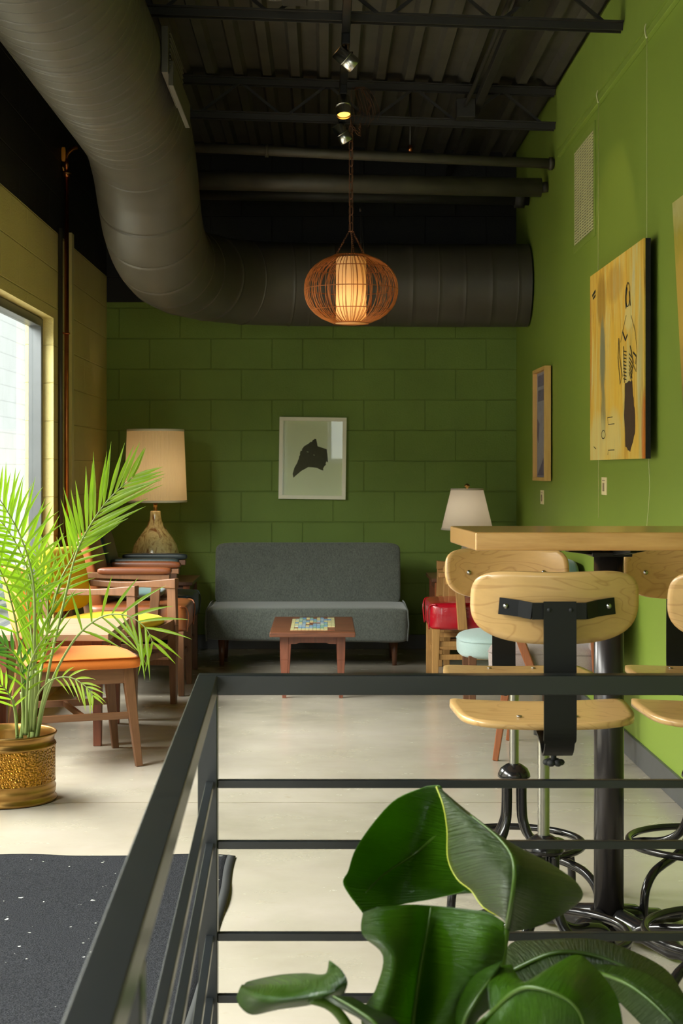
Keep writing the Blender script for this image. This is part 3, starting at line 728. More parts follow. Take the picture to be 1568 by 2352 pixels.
def circ(cy, cz, ry, rz, n=14): return [(cy + ry * math.cos(2 * PI * i / n), cz + rz * math.sin(2 * PI * i / n)) for i in range(n + 1)]
ln += stroke(circ(.31, .66, .045, .048), .004); ln += stroke([(.33, .69), (.35, .66), (.35, .63), (.34, .61)], .018); ln += stroke([(.28, .67), (.26, .61)], .009)
ln += stroke([(.34, .58), (.42, .52), (.46, .48)], .003); ln += stroke([(.24, .57), (.16, .5), (.12, .42), (.14, .34), (.22, .38)], .003)
ln += stroke([(.5, .50), (.52, .42), (.47, .31), (.43, .34), (.48, .42), (.5, .5)], .007); ln += stroke([(.42, .52), (.36, .48), (.32, .5)], .008)
for k in range(9): ln += stroke([(.40, .44 - k * .014), (.34, .432 - k * .014)], .004)
for k in range(6): ln += stroke([(.28, .42 - k * .015), (.22, .40 - k * .02)], .004)
ln += stroke([(.40, .46), (.38, .31)], .007); ln += stroke([(.26, .45), (.2, .38), (.24, .32)], .007); ln += stroke([(.2, .42), (.14, .4), (.15, .37)], .007)
ln += stroke(circ(.86, .11, .045, .018), .003); ln += stroke([(1.05, .05), (1.1, .06)], .003); ln += stroke([(.6, .15), (.74, .15), (.76, .18), (.64, .18)], .003); ln += stroke([(.6, .04), (.74, .04), (.75, .02)], .003)
ln += stroke([(1.14, .745), (1.06, .76)], .012); ln += stroke([(1.12, .73), (1.06, .74)], .008)
marks(t, 'ink_lines', 'ink', X_ - .0018, ln, .0006)
# amber painting, nearer the camera, leaning from its top
t = thing('amber_painting', 'amber and brown painting cut off by the right edge of the view', 'painting', (RX - .052, 4.15, 1.222)); t.rotation_euler = (0, -math.radians(3.0), 0)
part('panel', bx(0, .018, 0, 1.12, 0, .87), 'dark_edge', t, smooth=False)
part('painted_face', bx(-.006, -.0001, 0, 1.12, 0, .87), 'canvas_amber', t, smooth=False)
marks(t, 'brown_tower', 'paint_brown', -.0061, [jit([(1.0, .16), (.72, .1), (.7, .56), (.9, .54), (.98, .42)], .006, 4, 12)])
marks(t, 'orange_glow', 'paint_orange', -.0075, [jit([(.98, .46), (.93, .52), (.8, .58), (.72, .6), (.72, .5), (.9, .48)], .006, 3, 14)] + sum([stroke([(.98, .2 + k * .03), (.72, .22 + k * .03)], .006) for k in range(8)], []), .0008)
def card(y, z, hh, lab):
    t = thing('wall_card', lab, 'label card', (RX, y, z), 0, 'small label cards under the artworks')
    part('card', bx(-.004, 0, -.062, .062, -hh / 2, hh / 2), 'card', t, smooth=False)
    marks(t, 'text_lines', 'card_ink', -.0041, [[(.04, hh * .3), (-.03, hh * .3), (-.03, hh * .33), (.04, hh * .33)]] + [[(.03 - k * .012, -hh * .3), (.024 - k * .012, -hh * .3), (.024 - k * .012, hh * .18), (.03 - k * .012, hh * .18)] for k in range(4)], .0004)
card(9.15, 1.03, .082, 'small cream label card below the light wood framed print'); card(7.12, 1.118, .08, 'small cream label card below the yellow figure painting')

# picture on the back wall
t = thing('crow_picture', 'white framed print of a black bird head on the green block wall', 'picture', (-.079, BY - .002, 1.265)); t.rotation_euler = (0, math.radians(.8), 0)
bm = B(); fw, hw, hh = .025, .222, .271
box(bm, -hw, hw, -.03, 0, hh - fw, hh); box(bm, -hw, hw, -.03, 0, -hh, -hh + fw); box(bm, -hw, -hw + fw, -.03, 0, -hh + fw, hh - fw); box(bm, hw - fw, hw, -.03, 0, -hh + fw, hh - fw)
part('frame', bm, 'white_frame', t, bevel=.001, smooth=False)
pr = part('print', bx(-hw + fw, hw - fw, -.008, -.002, -hh + fw, hh - fw), 'paper', t, smooth=False)
outline = [(410, 1170), (425, 1240), (560, 1120), (690, 1045), (800, 1050), (900, 1070), (965, 1130), (950, 1040), (1010, 1000), (985, 960), (1045, 955), (1030, 800), (1018, 720), (865, 712), (825, 540), (800, 530), (700, 610), (600, 680), (545, 760), (520, 870), (490, 970), (440, 1060)]
def cp(x, y): return ((x - 765) / 1568 * .578, -(y - 885) / 1803 * .665)
poly = []; rnd = random.Random(8)
for i in range(len(outline)):
    a, b = cp(*outline[i]), cp(*outline[(i + 1) % len(outline)]); L = math.hypot(b[0] - a[0], b[1] - a[1]); k = max(1, int(L / .008)); nx, ny = -(b[1] - a[1]) / L, (b[0] - a[0]) / L
    for j in range(k): u = j / k; w_ = rnd.uniform(0, .006) if 4 < i < 20 and j % 2 else 0; poly.append((a[0] + (b[0] - a[0]) * u - nx * w_ * -1, a[1] + (b[1] - a[1]) * u - ny * w_ * -1))
bm = B(); a = [bm.verts.new((x, -.0085, z)) for x, z in poly]; b = [bm.verts.new((x, -.0081, z)) for x, z in poly]
bm.faces.new(a); bm.faces.new(b[::-1])
for i in range(len(a)): bm.faces.new((a[i], a[(i + 1) % len(a)], b[(i + 1) % len(a)], b[i]))
bmesh.ops.triangulate(bm, faces=[f for f in bm.faces if len(f.verts) > 4]); part('bird_head', bm, 'ink', pr, smooth=False)
bm = B()
for (x, y, r_) in ((675, 770, .006), (790, 825, .004)): cx, cz = cp(x, y); bar(bm, (cx - r_, -.0088, cz), (cx + r_, -.0088, cz - .002), .001, .004)
part('eye', bm, 'eye_ink', pr, smooth=False)
part('glazing', bx(-hw + fw, hw - fw, -.02, -.018, -hh + fw, hh - fw), 'pane_glass', t, smooth=False)

# ------------------------------------------------------------------ sofa
t = thing('armless_sofa', 'charcoal grey armless two seat sofa against the green back wall', 'sofa', (-.105, 9.4, 0))
bm = B(); cushion(bm, 1.215, .62, .205, (0, .30, .258), .16, .13, 64, 26)
for v in bm.verts: v.co.x *= 1 + .012 * (v.co.y > .0); v.co.z += .008 * math.sin(v.co.x * 9) * (v.co.z < .2)
part('seat', bm, 'sofa_cloth', t)
bm = B(); cushion(bm, 1.17, .15, .40, (0, 0, .2), .16, .13, 64, 24); xf(bm, Matrix.Translation((0, .53, .325)) @ Matrix.Rotation(math.radians(-9), 4, 'X')); part('backrest', bm, 'sofa_cloth', t)
for s in (-1, 1):
    bm = B(); tube(bm, [(s * .604, .02, .16), (s * .61, .0, .26), (s * .604, .02, .345), (s * .6, .3, .365), (s * .6, .5, .362)], .0045, 8); part('piping', bm, 'sofa_cloth', t)
for x in (-.52, .53):
    for y, r_ in ((.14, 0), (.52, 0)):
        bm = B(); tube(bm, [(x, y, .17), (x, y - .01, 0)], [.023, .013], 16); part('leg', bm, 'walnut_dark', t)

# ------------------------------------------------------------------ tile top coffee table
t = thing('coffee_table', 'low reddish wood coffee table with blue and cream tile inlay, before the sofa', 'table', (-.062, 8.53, 0))
part('tabletop', bx(-.222, .222, -.43, .43, .325, .35), 'teak_top', t, bevel=.004, smooth=False)
for sx in (-1, 1):
    for sy in (-1, 1):
        bm = B(); x = sx * .148; y = sy * .35
        bar(bm, (x, y, .325), (x * 1.0, y, .2), .046, .04, .042, .036); bar(bm, (x, y, .2), (x * 1.0 - sx * .0, y, 0), .042, .036, .02, .022); part('leg', bm, 'red_teak', t, bevel=.002)
bm = B()
for sy in (-1, 1):
    a = [(-.125, .325), (.125, .325), (.125, .283), (.085, .283), (.07, .289), (-.07, .289), (-.085, .283), (-.125, .283)]
    v0 = [bm.verts.new((x, sy * .35 - .009, z)) for x, z in a]; v1 = [bm.verts.new((x, sy * .35 + .009, z)) for x, z in a]
    bm.faces.new(v0); bm.faces.new(v1[::-1])
    for i in range(8): bm.faces.new((v0[i], v0[(i + 1) % 8], v1[(i + 1) % 8], v1[i]))
for sx in (-1, 1): box(bm, sx * .148 - .009, sx * .148 + .009, -.33, .33, .283, .325)
part('apron', bm, 'red_teak', t, smooth=False)
tiles = {'cream': S(232, 222, 160), 'aqua': S(150, 196, 172), 'sky': S(142, 184, 214), 'blue': S(96, 150, 214), 'brown': S(150, 84, 48), 'pale': S(206, 222, 196), 'ice': S(180, 200, 216)}
for k, c in tiles.items(): plain('tile_' + k, c, .2, var=.04, coat=.4)
rnd = random.Random(21); nc, nrw = 12, 8; tb = B(); box(tb, -.118, .118, -.33, .36, .3498, .3512); names = ['brown'] + [k for k in tiles if k != 'brown']
cw = .236 / nc; rh = .69 / nrw
rows = ['ccccccccccbb', 'cbssiiasacbb', 'cciiissiasc' + 'c', 'ccpibbsipacc', 'cscssbbbiscc', 'ccaiscaisccc', 'ccpabsspiscc', 'bbagcabcsbcc']
key = {'c': 'cream', 's': 'sky', 'i': 'ice', 'a': 'aqua', 'p': 'pale', 'g': 'blue', 'b': None}
for r_ in range(nrw):
    for c_ in range(nc):
        k = key[rows[r_][c_]]
        if r_ in (2, 4, 6) and c_ % 3 == 1 and k: k = rnd.choice(['pale', 'cream', 'sky'])
        if not k: continue
        x = -.118 + c_ * cw; y = -.33 + r_ * rh; f0 = len(tb.faces); box(tb, x + .0008, x + cw - .0008, y + .003, y + rh - .003, .3511, .3528)
        tb.faces.ensure_lookup_table()
        for fi in range(f0, len(tb.faces)): tb.faces[fi].material_index = names.index(k)
inl = part('tile_inlay', tb, 'tile_brown', t, smooth=False)
for k in names[1:]: inl.data.materials.append(M['tile_' + k])

# ------------------------------------------------------------------ side tables and table lamps
def side_table(loc, w_, d_, h_, label):
    t = thing('side_table', label, 'side table', loc, 0, 'corner side tables')
    part('tabletop', bx(-w_ / 2, w_ / 2, -d_ / 2, d_ / 2, h_ - .022, h_), 'walnut_dark', t, bevel=.003)
    bm = B(); box(bm, -w_ / 2 + .04, w_ / 2 - .04, -d_ / 2 + .035, -d_ / 2 + .05, h_ - .08, h_ - .022); box(bm, -w_ / 2 + .04, w_ / 2 - .04, d_ / 2 - .05, d_ / 2 - .035, h_ - .08, h_ - .022)
    for s in (-1, 1): box(bm, s * (w_ / 2 - .042) - .007, s * (w_ / 2 - .042) + .007, -d_ / 2 + .05, d_ / 2 - .05, h_ - .08, h_ - .022)
    part('apron', bm, 'walnut_dark', t, bevel=.002)
    for sx in (-1, 1):
        for sy in (-1, 1):
            bm = B(); bar(bm, (sx * (w_ / 2 - .04), sy * (d_ / 2 - .04), h_ - .022), (sx * (w_ / 2 - .03), sy * (d_ / 2 - .03), 0), .04, .04, .026, .026); part('leg', bm, 'cherry', t, bevel=.002)
side_table((-1.11, 9.93, 0), .60, .62, .50, 'dark wood side table in the left corner, under the tall ceramic lamp')
side_table((.945, 9.93, 0), .57, .58, .52, 'dark wood side table in the right corner, under the white shade lamp')
LXp = (357 - 745) * 9.9 / FPX
t = thing('ceramic_lamp', 'large table lamp with brown marbled gourd base and pleated cream shade', 'table lamp', (LXp, 9.9, .50))
bm = B(); pr_ = [(0, 0), (.085, 0), (.088, .01), (.115, .03), (.142, .075), (.152, .12), (.15, .16), (.135, .215), (.108, .26), (.078, .3), (.053, .335), (.040, .37), (.034, .40), (.033, .425), (.028, .43), (0, .43)]
lathe(bm, pr_, 56); part('base', bm, 'marbled_ceramic', t)
bm = B(); tube(bm, [(0, 0, .42), (0, 0, .475)], .012, 16); tube(bm, [(0, 0, .475), (0, 0, .488)], .019, 16); tube(bm, [(0, 0, .488), (0, 0, .53)], .014, 16); tube(bm, [(0, 0, .53), (0, 0, .92)], .004, 8); part('neck', bm, 'brass', t)
bm = B()
for k in range(3): a = k * 2 * PI / 3; tube(bm, [(0, 0, .92), (.178 * math.cos(a), .178 * math.sin(a), .925)], .002, 6)
part('shade_spider', bm, 'brass', t)
bm = B(); lathe(bm, [(.196, .485), (.198, .487), (.1795, .943), (.1775, .943)], 90, close=False); part('lamp_shade', bm, 'pleated_shade', t)
ld = bpy.data.lights.new('shade_fill_light', 'POINT'); ld.energy = 1.5; ld.color = (1, .8, .6); ld.shadow_soft_size = .05  # weak light added inside the pleated shade to make it look brighter
lo = bpy.data.objects.new('shade_fill_light', ld); col.objects.link(lo); lo.parent = t; lo.location = (0, 0, .66)
bm = B(); lathe(bm, [(.1965, .484), (.1995, .485), (.199, .497), (.196, .497)], 72, close=True); part('shade_band', bm, 'shade_ivory', t); bm = B(); lathe(bm, [(.1775, .930), (.1812, .931), (.1808, .944), (.177, .944)], 72, close=True); part('shade_band', bm, 'shade_ivory', t)
t = thing('white_lamp', 'table lamp with white tapered empire shade in the right corner', 'table lamp', (.90, 9.9, .52))
bm = B(); lathe(bm, [(0, 0), (.07, 0), (.07, .015), (.03, .03), (.045, .08), (.05, .13), (.03, .2), (.014, .25), (.012, .30), (0, .30)], 40); part('base', bm, 'stone', t)
bm = B(); lathe(bm, [(.161, .292), (.163, .292), (.101, .548), (.099, .548)], 64); part('lamp_shade', bm, 'linen_shade', t)
ld = bpy.data.lights.new('shade_fill_light', 'POINT'); ld.energy = .6; ld.color = (1, .86, .72); ld.shadow_soft_size = .04  # dim added light that lifts the brightness of the white shade
lo = bpy.data.objects.new('shade_fill_light', ld); col.objects.link(lo); lo.parent = t; lo.location = (0, 0, .42)
bm = B(); lathe(bm, [(.160, .289), (.165, .290), (.163, .301), (.159, .30)], 64, close=True); part('shade_band', bm, 'linen_shade', t); bm = B(); lathe(bm, [(.099, .54), (.1035, .541), (.1025, .551), (.099, .551)], 64, close=True); part('shade_band', bm, 'linen_shade', t)
bm = B(); tube(bm, [(0, 0, .3), (0, 0, .548)], .004, 8); 
for k in range(3): a = k * 2 * PI / 3; tube(bm, [(0, 0, .546), (.1 * math.cos(a), .1 * math.sin(a), .546)], .002, 6)
part('harp', bm, 'brass', t)
bm = B(); lathe(bm, [(0, .548), (.006, .548), (.006, .556), (.016, .562), (.017, .572), (.008, .58), (0, .582)], 20); part('finial', bm, 'brass', t)

# ------------------------------------------------------------------ chairs (front is local +x)
def side_chair(loc, rz, label):
    t = thing('side_chair', label, 'chair', loc, rz)
    wy = .215; xf_, xr = .21, -.20
    for s in (-1, 1):
        bm = B(); bar(bm, (xf_ - .03, s * (wy - .03), .40), (xf_ + .012, s * (wy + .005), 0), .038, .045, .026, .028, up=(1, 0, 0)); part('leg', bm, 'walnut', t, bevel=.003)
        bm = B(); bar(bm, (xr + .02, s * (wy - .03), .42), (xr - .04, s * (wy - .005), 0), .036, .04, .026, .028, up=(1, 0, 0)); bar(bm, (xr + .02, s * (wy - .03), .41), (xr - .06, s * (wy - .035), .80), .034, .036, .022, .024, up=(1, 0, 0)); part('leg', bm, 'walnut', t, bevel=.003)
        bm = B(); bar(bm, (xf_ - .03, s * (wy - .022), .365), (xr + .02, s * (wy - .022), .365), .022, .062); bar(bm, (xf_ - .012, s * (wy - .012), .205), (xr - .01, s * (wy - .012), .205), .016, .028); part('side_rail', bm, 'walnut_x', t, bevel=.002)
    bm = B(); bar(bm, (xf_ - .03, -wy + .03, .365), (xf_ - .03, wy - .03, .365), .022, .062); bar(bm, (xr + .02, -wy + .03, .365), (xr + .02, wy - .03, .365), .022, .062); bar(bm, (.0, -wy + .02, .205), (.0, wy - .02, .205), .016, .024); part('seat_rail', bm, 'walnut', t, bevel=.002)
    bm = B(); cushion(bm, .45, .455, .052, (0.01, 0, .424), .35, .14, 48, 14, dome=.012)
    for v in bm.verts: v.co.z += .01 * (v.co.y / .23) ** 2 * -1
    c = part('seat', bm, 'orange_cloth', t)
    bm = B(); cushion(bm, .458, .463, .01, (0.01, 0, .438), 1, .14, 48, 6); part('piping', bm, 'orange_cloth', c)
    bm = B(); cushion(bm, .07, .40, .30, (0, 0, 0), .4, .35, 40, 20); xf(bm, Matrix.Translation((xr - .02, 0, .655)) @ Matrix.Rotation(math.radians(-11), 4, 'Y')); part('backrest', bm, 'orange_cloth', t)
    return t
side_chair((-1.03, 6.44, 0), math.radians(20), 'walnut side chair with an orange padded seat, beside the palm')
def arm_chair(loc, rz, label, fr, cloth, zs=.47, backz=.81):
    t = thing('open_armchair', label, 'armchair', loc, rz)
    wy = .26; xf_, xr = .23, -.215
    for s in (-1, 1):
        bm = B(); bar(bm, (xf_, s * wy, .40), (xf_ + .004, s * wy, 0), .036, .05, .026, .03, up=(1, 0, 0)); bar(bm, (xf_, s * wy, .40), (xf_ - .004, s * wy, .61), .036, .05, .034, .044, up=(1, 0, 0)); part('leg', bm, fr, t, bevel=.003)
        bm = B(); bar(bm, (xr, s * (wy - .025), .42), (xr - .06, s * (wy - .025), 0), .032, .045, .026, .03, up=(1, 0, 0)); bar(bm, (xr, s * (wy - .025), .41), (xr - .06, s * (wy - .03), .72), .032, .04, .024, .026, up=(1, 0, 0)); part('leg', bm, fr, t, bevel=.003)
        bm = B(); c_ = crom([(xf_ + .022, s * wy, .64), (xf_ - .06, s * wy, .632), (xf_ - .16, s * (wy - .002), .622), (xf_ - .3, s * (wy - .006), .618), (xr - .035, s * (wy - .012), .626)], 5); m_ = len(c_); rw = []
        for k, p in enumerate(c_):
            u = k / (m_ - 1); hw_ = .026 - .008 * u; hh2 = .052 - .022 * min(1, u * 2)
            rw.append([bm.verts.new((p.x, p.y + a * hw_, p.z - b)) for a, b in ((-1, 0), (1, 0), (1, hh2), (-1, hh2))])
        for A_, B_ in zip(rw, rw[1:]):
            for q in range(4): bm.faces.new((A_[q], A_[(q + 1) % 4], B_[(q + 1) % 4], B_[q]))
        bm.faces.new(rw[0][::-1]); bm.faces.new(rw[-1])
        part('armrest', bm, fr, t, bevel=.004)
        bm = B(); bar(bm, (xf_, s * (wy - .01), .40), (xr, s * (wy - .025), .385), .022, .06); bar(bm, (xf_, s * (wy - .01), .21), (xr - .02, s * (wy - .025), .21), .016, .028); part('side_rail', bm, fr, t, bevel=.002)
    bm = B(); n8 = 8
    for k in range(n8):
        y0 = -wy + 2 * wy * k / n8; y1 = y0 + 2 * wy / n8; f = lambda y: .35 + .03 * (y / wy) ** 2
        v = [bm.verts.new(p) for p in ((xf_ - .012, y0, f(y0)), (xf_ - .012, y1, f(y1)), (xf_ - .012, y1, .415 + .02 * (y1 / wy) ** 2), (xf_ - .012, y0, .415 + .02 * (y0 / wy) ** 2), (xf_ + .012, y0, f(y0)), (xf_ + .012, y1, f(y1)), (xf_ + .012, y1, .415 + .02 * (y1 / wy) ** 2), (xf_ + .012, y0, .415 + .02 * (y0 / wy) ** 2))]
        for q in ((0, 1, 2, 3), (7, 6, 5, 4), (3, 2, 6, 7), (1, 0, 4, 5)): bm.faces.new([v[i] for i in q])
    part('seat_rail', bm, fr, t, smooth=False)
    part('seat_rail', bx(xr - .01, xr + .01, -wy + .03, wy - .03, .35, .41), fr, t); part('front_stretcher', bx(xf_ - .015, xf_ + .005, -wy + .02, wy - .02, .255, .285), fr, t, bevel=.002)
    bm = B(); cushion(bm, .46, .46, .075, (.0, 0, .43), .6, .4, 48, 16, dome=.014); part('seat', bm, cloth, t)
    bm = B(); cushion(bm, .075, .46, .32, (0, 0, 0), .45, .4, 44, 20); xf(bm, Matrix.Translation((xr - .035, 0, backz - .165)) @ Matrix.Rotation(math.radians(-11), 4, 'Y')); part('backrest', bm, cloth, t)
    return t
arm_chair((-1.063, 7.783, 0), math.radians(-16), 'walnut armchair with bright yellow seat, behind the square table', 'walnut', 'yellow_cloth')
arm_chair((.93, 9.22, 0), math.radians(180), 'light oak armchair with mustard seat, behind the red chair', 'golden_oak', 'mustard_cloth')
def club_chair(loc, rz, label, fr, hide, pads, back=True, arm_z=.66):
    t = thing('leather_armchair', label, 'armchair', loc, rz)
    wy = .25; xf_ = .27; xr = -.24
    for s in (-1, 1):
        bm = B(); bar(bm, (xf_ - .03, s * (wy - .02), .34), (xf_ - .022, s * (wy - .015), 0), .046, .042, .032, .03, up=(1, 0, 0)); part('leg', bm, fr, t, bevel=.003)
        bm = B(); bar(bm, (xr, s * (wy - .02), .36), (xr - .06, s * (wy - .02), 0), .042, .04, .032, .03, up=(1, 0, 0)); part('leg', bm, fr, t, bevel=.003)
        bm = B(); bar(bm, (xf_ - .17, s * (wy + .012), .34), (xf_ - .15, s * (wy + .012), arm_z - .03), .032, .05, .03, .046, up=(1, 0, 0)); part('arm_post', bm, fr, t, bevel=.003)
        bm = B()
        for z in (.19, .26): bar(bm, (xf_ - .03, s * (wy - .02), z), (xr - .02, s * (wy - .02), z), .016, .028)
        part('side_stretcher', bm, fr, t, bevel=.002)
        if pads:
            bm = B(); cushion(bm, .39, .07, .042, (.005, s * (wy + .012), arm_z), .5, .3, 36, 14); part('arm_pad', bm, 'dark_hide' if hide == 'tan_leather' else hide, t)
        bm = B(); bar(bm, (xf_ - .08, s * (wy + .012), arm_z - .035), (xr - .02, s * (wy + .012), arm_z - .02), .05, .03); part('armrest', bm, fr, t, bevel=.004)
    bm = B(); box(bm, xf_ - .05, xf_ - .03, -wy + .03, wy - .03, .18, .21); part('front_stretcher', bm, fr, t, bevel=.002)
    bm = B(); cushion(bm, .54, .50, .15, (.005, 0, .405), .22, .2, 56, 20, dome=.01); st = part('seat', bm, hide, t)
    bm = B(); tube(bm, crom([(xf_ + .004, wy - .055, .335), (xf_ + .012, wy - .05, .42), (xf_ + .0, wy - .03, .465), (xf_ - .03, wy - .005, .47)], 5), .004, 6); part('piping', bm, hide, st); bm = B(); tube(bm, crom([(xf_ + .004, -wy + .055, .335), (xf_ + .012, -wy + .05, .42), (xf_ + .0, -wy + .03, .465), (xf_ - .03, -wy + .005, .47)], 5), .004, 6); part('piping', bm, hide, st)
    if back:
        bm = B(); cushion(bm, .11, .46, .44, (0, 0, 0), .35, .3, 44, 22); xf(bm, Matrix.Translation((xr - .01, 0, .64)) @ Matrix.Rotation(math.radians(-14), 4, 'Y')); part('backrest', bm, hide, t)
    return t
club_chair((-1.0, 8.48, 0), math.radians(0), 'tan leather padded armchair behind the yellow seated armchair', 'walnut', 'tan_leather', True)
club_chair((-1.02, 9.12, 0), math.radians(0), 'dark leather armchair in the left corner, in front of the ceramic lamp', 'walnut_dark', 'teal_leather', True, arm_z=.67)
c = club_chair((.835, 8.60, 0), math.radians(180), 'oak chair with glossy red vinyl seat in front of the mustard chair', 'golden_oak', 'red_vinyl', False, back=True, arm_z=.63)
bm = B()
for z in (.36, .40, .44): cushion(bm, .02, .012, .012, (.08, .253, z), 1, 1, 10, 6)
part('upholstery_tack', bm, 'red_vinyl', c)
# blue cloth pillow on tan chair
bm = B(); cushion(bm, .30, .34, .07, (-1.02, 8.55, .525), .9, .5, 36, 14); tag(part('teal_cushion', bm, 'teal_cloth'), 'flat teal cushion lying on the tan leather seat', 'cushion')

# light blue low chair
t = thing('blue_lounge_chair', 'low lounge chair with rounded pale blue upholstered seat, right of the red chair', 'lounge chair', (.935, 7.86, 0), math.radians(180))
bm = B(); cushion(bm, .50, .47, .115, (.02, 0, .315), .35, .62, 56, 18, dome=.028); st = part('seat', bm, 'blue_cloth', t)
bm = B(); cushion(bm, .505, .475, .008, (.02, 0, .345), 1, .62, 56, 6); part('piping', bm, 'blue_cloth', st)
bm = B(); cushion(bm, .11, .52, .44, (0, 0, 0), .4, .35, 44, 22); xf(bm, Matrix.Translation((-.235, 0, .53)) @ Matrix.Rotation(math.radians(-8), 4, 'Y')); part('backrest', bm, 'teal_cloth', t, label='darker teal back')
for x, y in ((.21, .17), (.21, -.17), (-.2, .19), (-.2, -.19)):
    bm = B(); bar(bm, (x, y, .28), (x + .0, y, 0), .04, .04, .03, .03); part('leg', bm, 'walnut_dark', t, bevel=.003)
# mauve armchair
t = thing('mauve_armchair', 'orange wood armchair with mauve grey cushion, half hidden behind the bar stools', 'armchair', (.955, 6.62, 0), math.radians(167))
bm = B(); cushion(bm, .47, .48, .12, (.01, 0, .415), .35, .25, 48, 16, dome=.01); st = part('seat', bm, 'mauve_cloth', t)
bm = B(); cushion(bm, .477, .487, .008, (.01, 0, .44), 1, .25, 48, 6); part('piping', bm, 'mauve_cloth', st); bm = B(); cushion(bm, .477, .487, .008, (.01, 0, .375), 1, .25, 48, 6); part('piping', bm, 'mauve_cloth', st)
bm = B(); cushion(bm, .11, .46, .36, (0, 0, 0), .4, .3, 40, 18); xf(bm, Matrix.Translation((-.235, 0, .55)) @ Matrix.Rotation(math.radians(-10), 4, 'Y')); part('backrest', bm, 'mauve_cloth', t)
for s in (-1, 1):
    bm = B(); bar(bm, (.15, s * .235, .37), (.205, s * .245, 0), .034, .036, .022, .024, up=(1, 0, 0)); part('leg', bm, 'cherry', t, bevel=.004)
    bm = B(); bar(bm, (-.19, s * .235, .62), (-.23, s * .245, 0), .034, .036, .03, .03, up=(1, 0, 0)); part('leg', bm, 'cherry', t, bevel=.004)
    bm = B(); bar(bm, (.13, s * .262, .58), (.04, s * .262, .34), .03, .036, .028, .034, up=(1, 0, 0)); part('arm_support', bm, 'cherry', t, bevel=.004)
    bm = B(); bar(bm, (.18, s * .262, .595), (-.2, s * .25, .60), .05, .026); part('armrest', bm, 'cherry', t, bevel=.005)
    bm = B(); bar(bm, (.15, s * .235, .345), (-.19, s * .235, .345), .02, .04); part('side_rail', bm, 'cherry', t, bevel=.003)

# square wood table by the window
t = thing('square_table', 'low table with pale square wooden top behind the palm', 'table', (-1.175, 7.07, 0))
part('tabletop', bx(-.262, .25, -.36, .36, .458, .488), 'grey_top', t, bevel=.003)
bm = B(); box(bm, -.21, .19, -.30, -.28, .39, .458); box(bm, -.21, .19, .28, .30, .39, .458); box(bm, -.21, -.19, -.28, .28, .39, .458); box(bm, .17, .19, -.28, .28, .39, .458); part('apron', bm, 'cherry', t, bevel=.002)
for sx in (-.215, .195):
    for sy in (-1, 1):
        bm = B(); bar(bm, (sx, sy * .295, .458), (sx, sy * .295, 0), .045, .045, .034, .034); part('leg', bm, 'red_teak', t, bevel=.003)

# ------------------------------------------------------------------ entrance mat
t = thing('entrance_mat', 'charcoal entrance mat with specks of lint on the concrete floor', 'mat', (0, 0, 0))
bm = B(); nx, ny = 40, 60; x0, x1, y0, y1 = -1.41, -.29, 2.6, 4.83; g = []
for i in range(nx + 1):
    row = []
    for j in range(ny + 1):
        x = x0 + (x1 - x0) * i / nx; y = y0 + (y1 - y0) * j / ny
        e = min(1, min(i, nx - i) / 2) * min(1, min(j, ny - j) / 2)
        edge = max(0, 1 - (x1 - x) / .12); edge2 = max(0, 1 - (y1 - y) / .12)
        z = .004 + .004 * e + .006 * edge * max(0, math.sin(y * 9)) + .004 * edge2 * max(0, math.sin(x * 12)) + .002 * math.sin(x * 5 + y * 4) * e + .002 * e
        row.append(bm.verts.new((x + .004 * math.sin(y * 9) * edge, y + .004 * math.sin(x * 11) * edge2, z)))
    g.append(row)
for i in range(nx):
    for j in range(ny): bm.faces.new((g[i][j], g[i + 1][j], g[i + 1][j + 1], g[i][j + 1]))
part('pile', bm, 'mat_pile', t, solid=.005)
bm = B(); pts = [(x1 + .006 + .004 * math.sin(y * 9), y, .005 + .006 * max(0, math.sin(y * 9))) for y in [y0 + (y1 - y0) * k / 60 for k in range(61)]]
rw = [[bm.verts.new((p[0] + a, p[1], p[2] + b)) for a, b in ((-.012, .004), (.012, .0), (.012, -.004), (-.012, -.004))] for p in pts]
for A_, B_ in zip(rw, rw[1:]):
    for q in range(4): bm.faces.new((A_[q], A_[(q + 1) % 4], B_[(q + 1) % 4], B_[q]))
part('rubber_edge', bm, 'rubber', t)

# ------------------------------------------------------------------ bar table
t = thing('bar_table', 'tall narrow bar table with thick maple top on a black steel pole', 'bar table', (.718, 3.96, 0))
bm = B(); prism(bm, [(-.357, -.21), (.50, -.21), (.50, .21), (-.384, .21)], 1.002, 1.046); part('tabletop', bm, 'maple_top', t, bevel=.004, segs=3)
bm = B(); tube(bm, [(0, 0, .03), (0, 0, .985)], .0375, 40); part('pole', bm, 'pole_metal', t)
bm = B(); box(bm, -.05, .05, -.05, .05, .978, .99)
for a in range(4):
    q = PI / 4 + a * PI / 2; q = a * PI / 2 + .35
    bar(bm, (.03 * math.cos(q), .03 * math.sin(q), .99), (.12 * math.cos(q), .12 * math.sin(q), .996), .035, .022, .02, .010)
part('top_bracket', bm, 'black_metal', t, bevel=.002)
bm = B()
for a in range(4):
    q = math.radians(-49) + a * PI / 2; c_, s_ = math.cos(q), math.sin(q)
    pts = [(.03, .065), (.1, .05), (.2, .028), (.29, .014)]
    tube(bm, crom([(r_ * c_, r_ * s_, z) for r_, z in pts], 5), [.03] * 6 + [.024] * 5 + [.016] * 5, 12)
for v in bm.verts: v.co.z = max(v.co.z, .004)
part('base', bm, 'tube_metal', t)

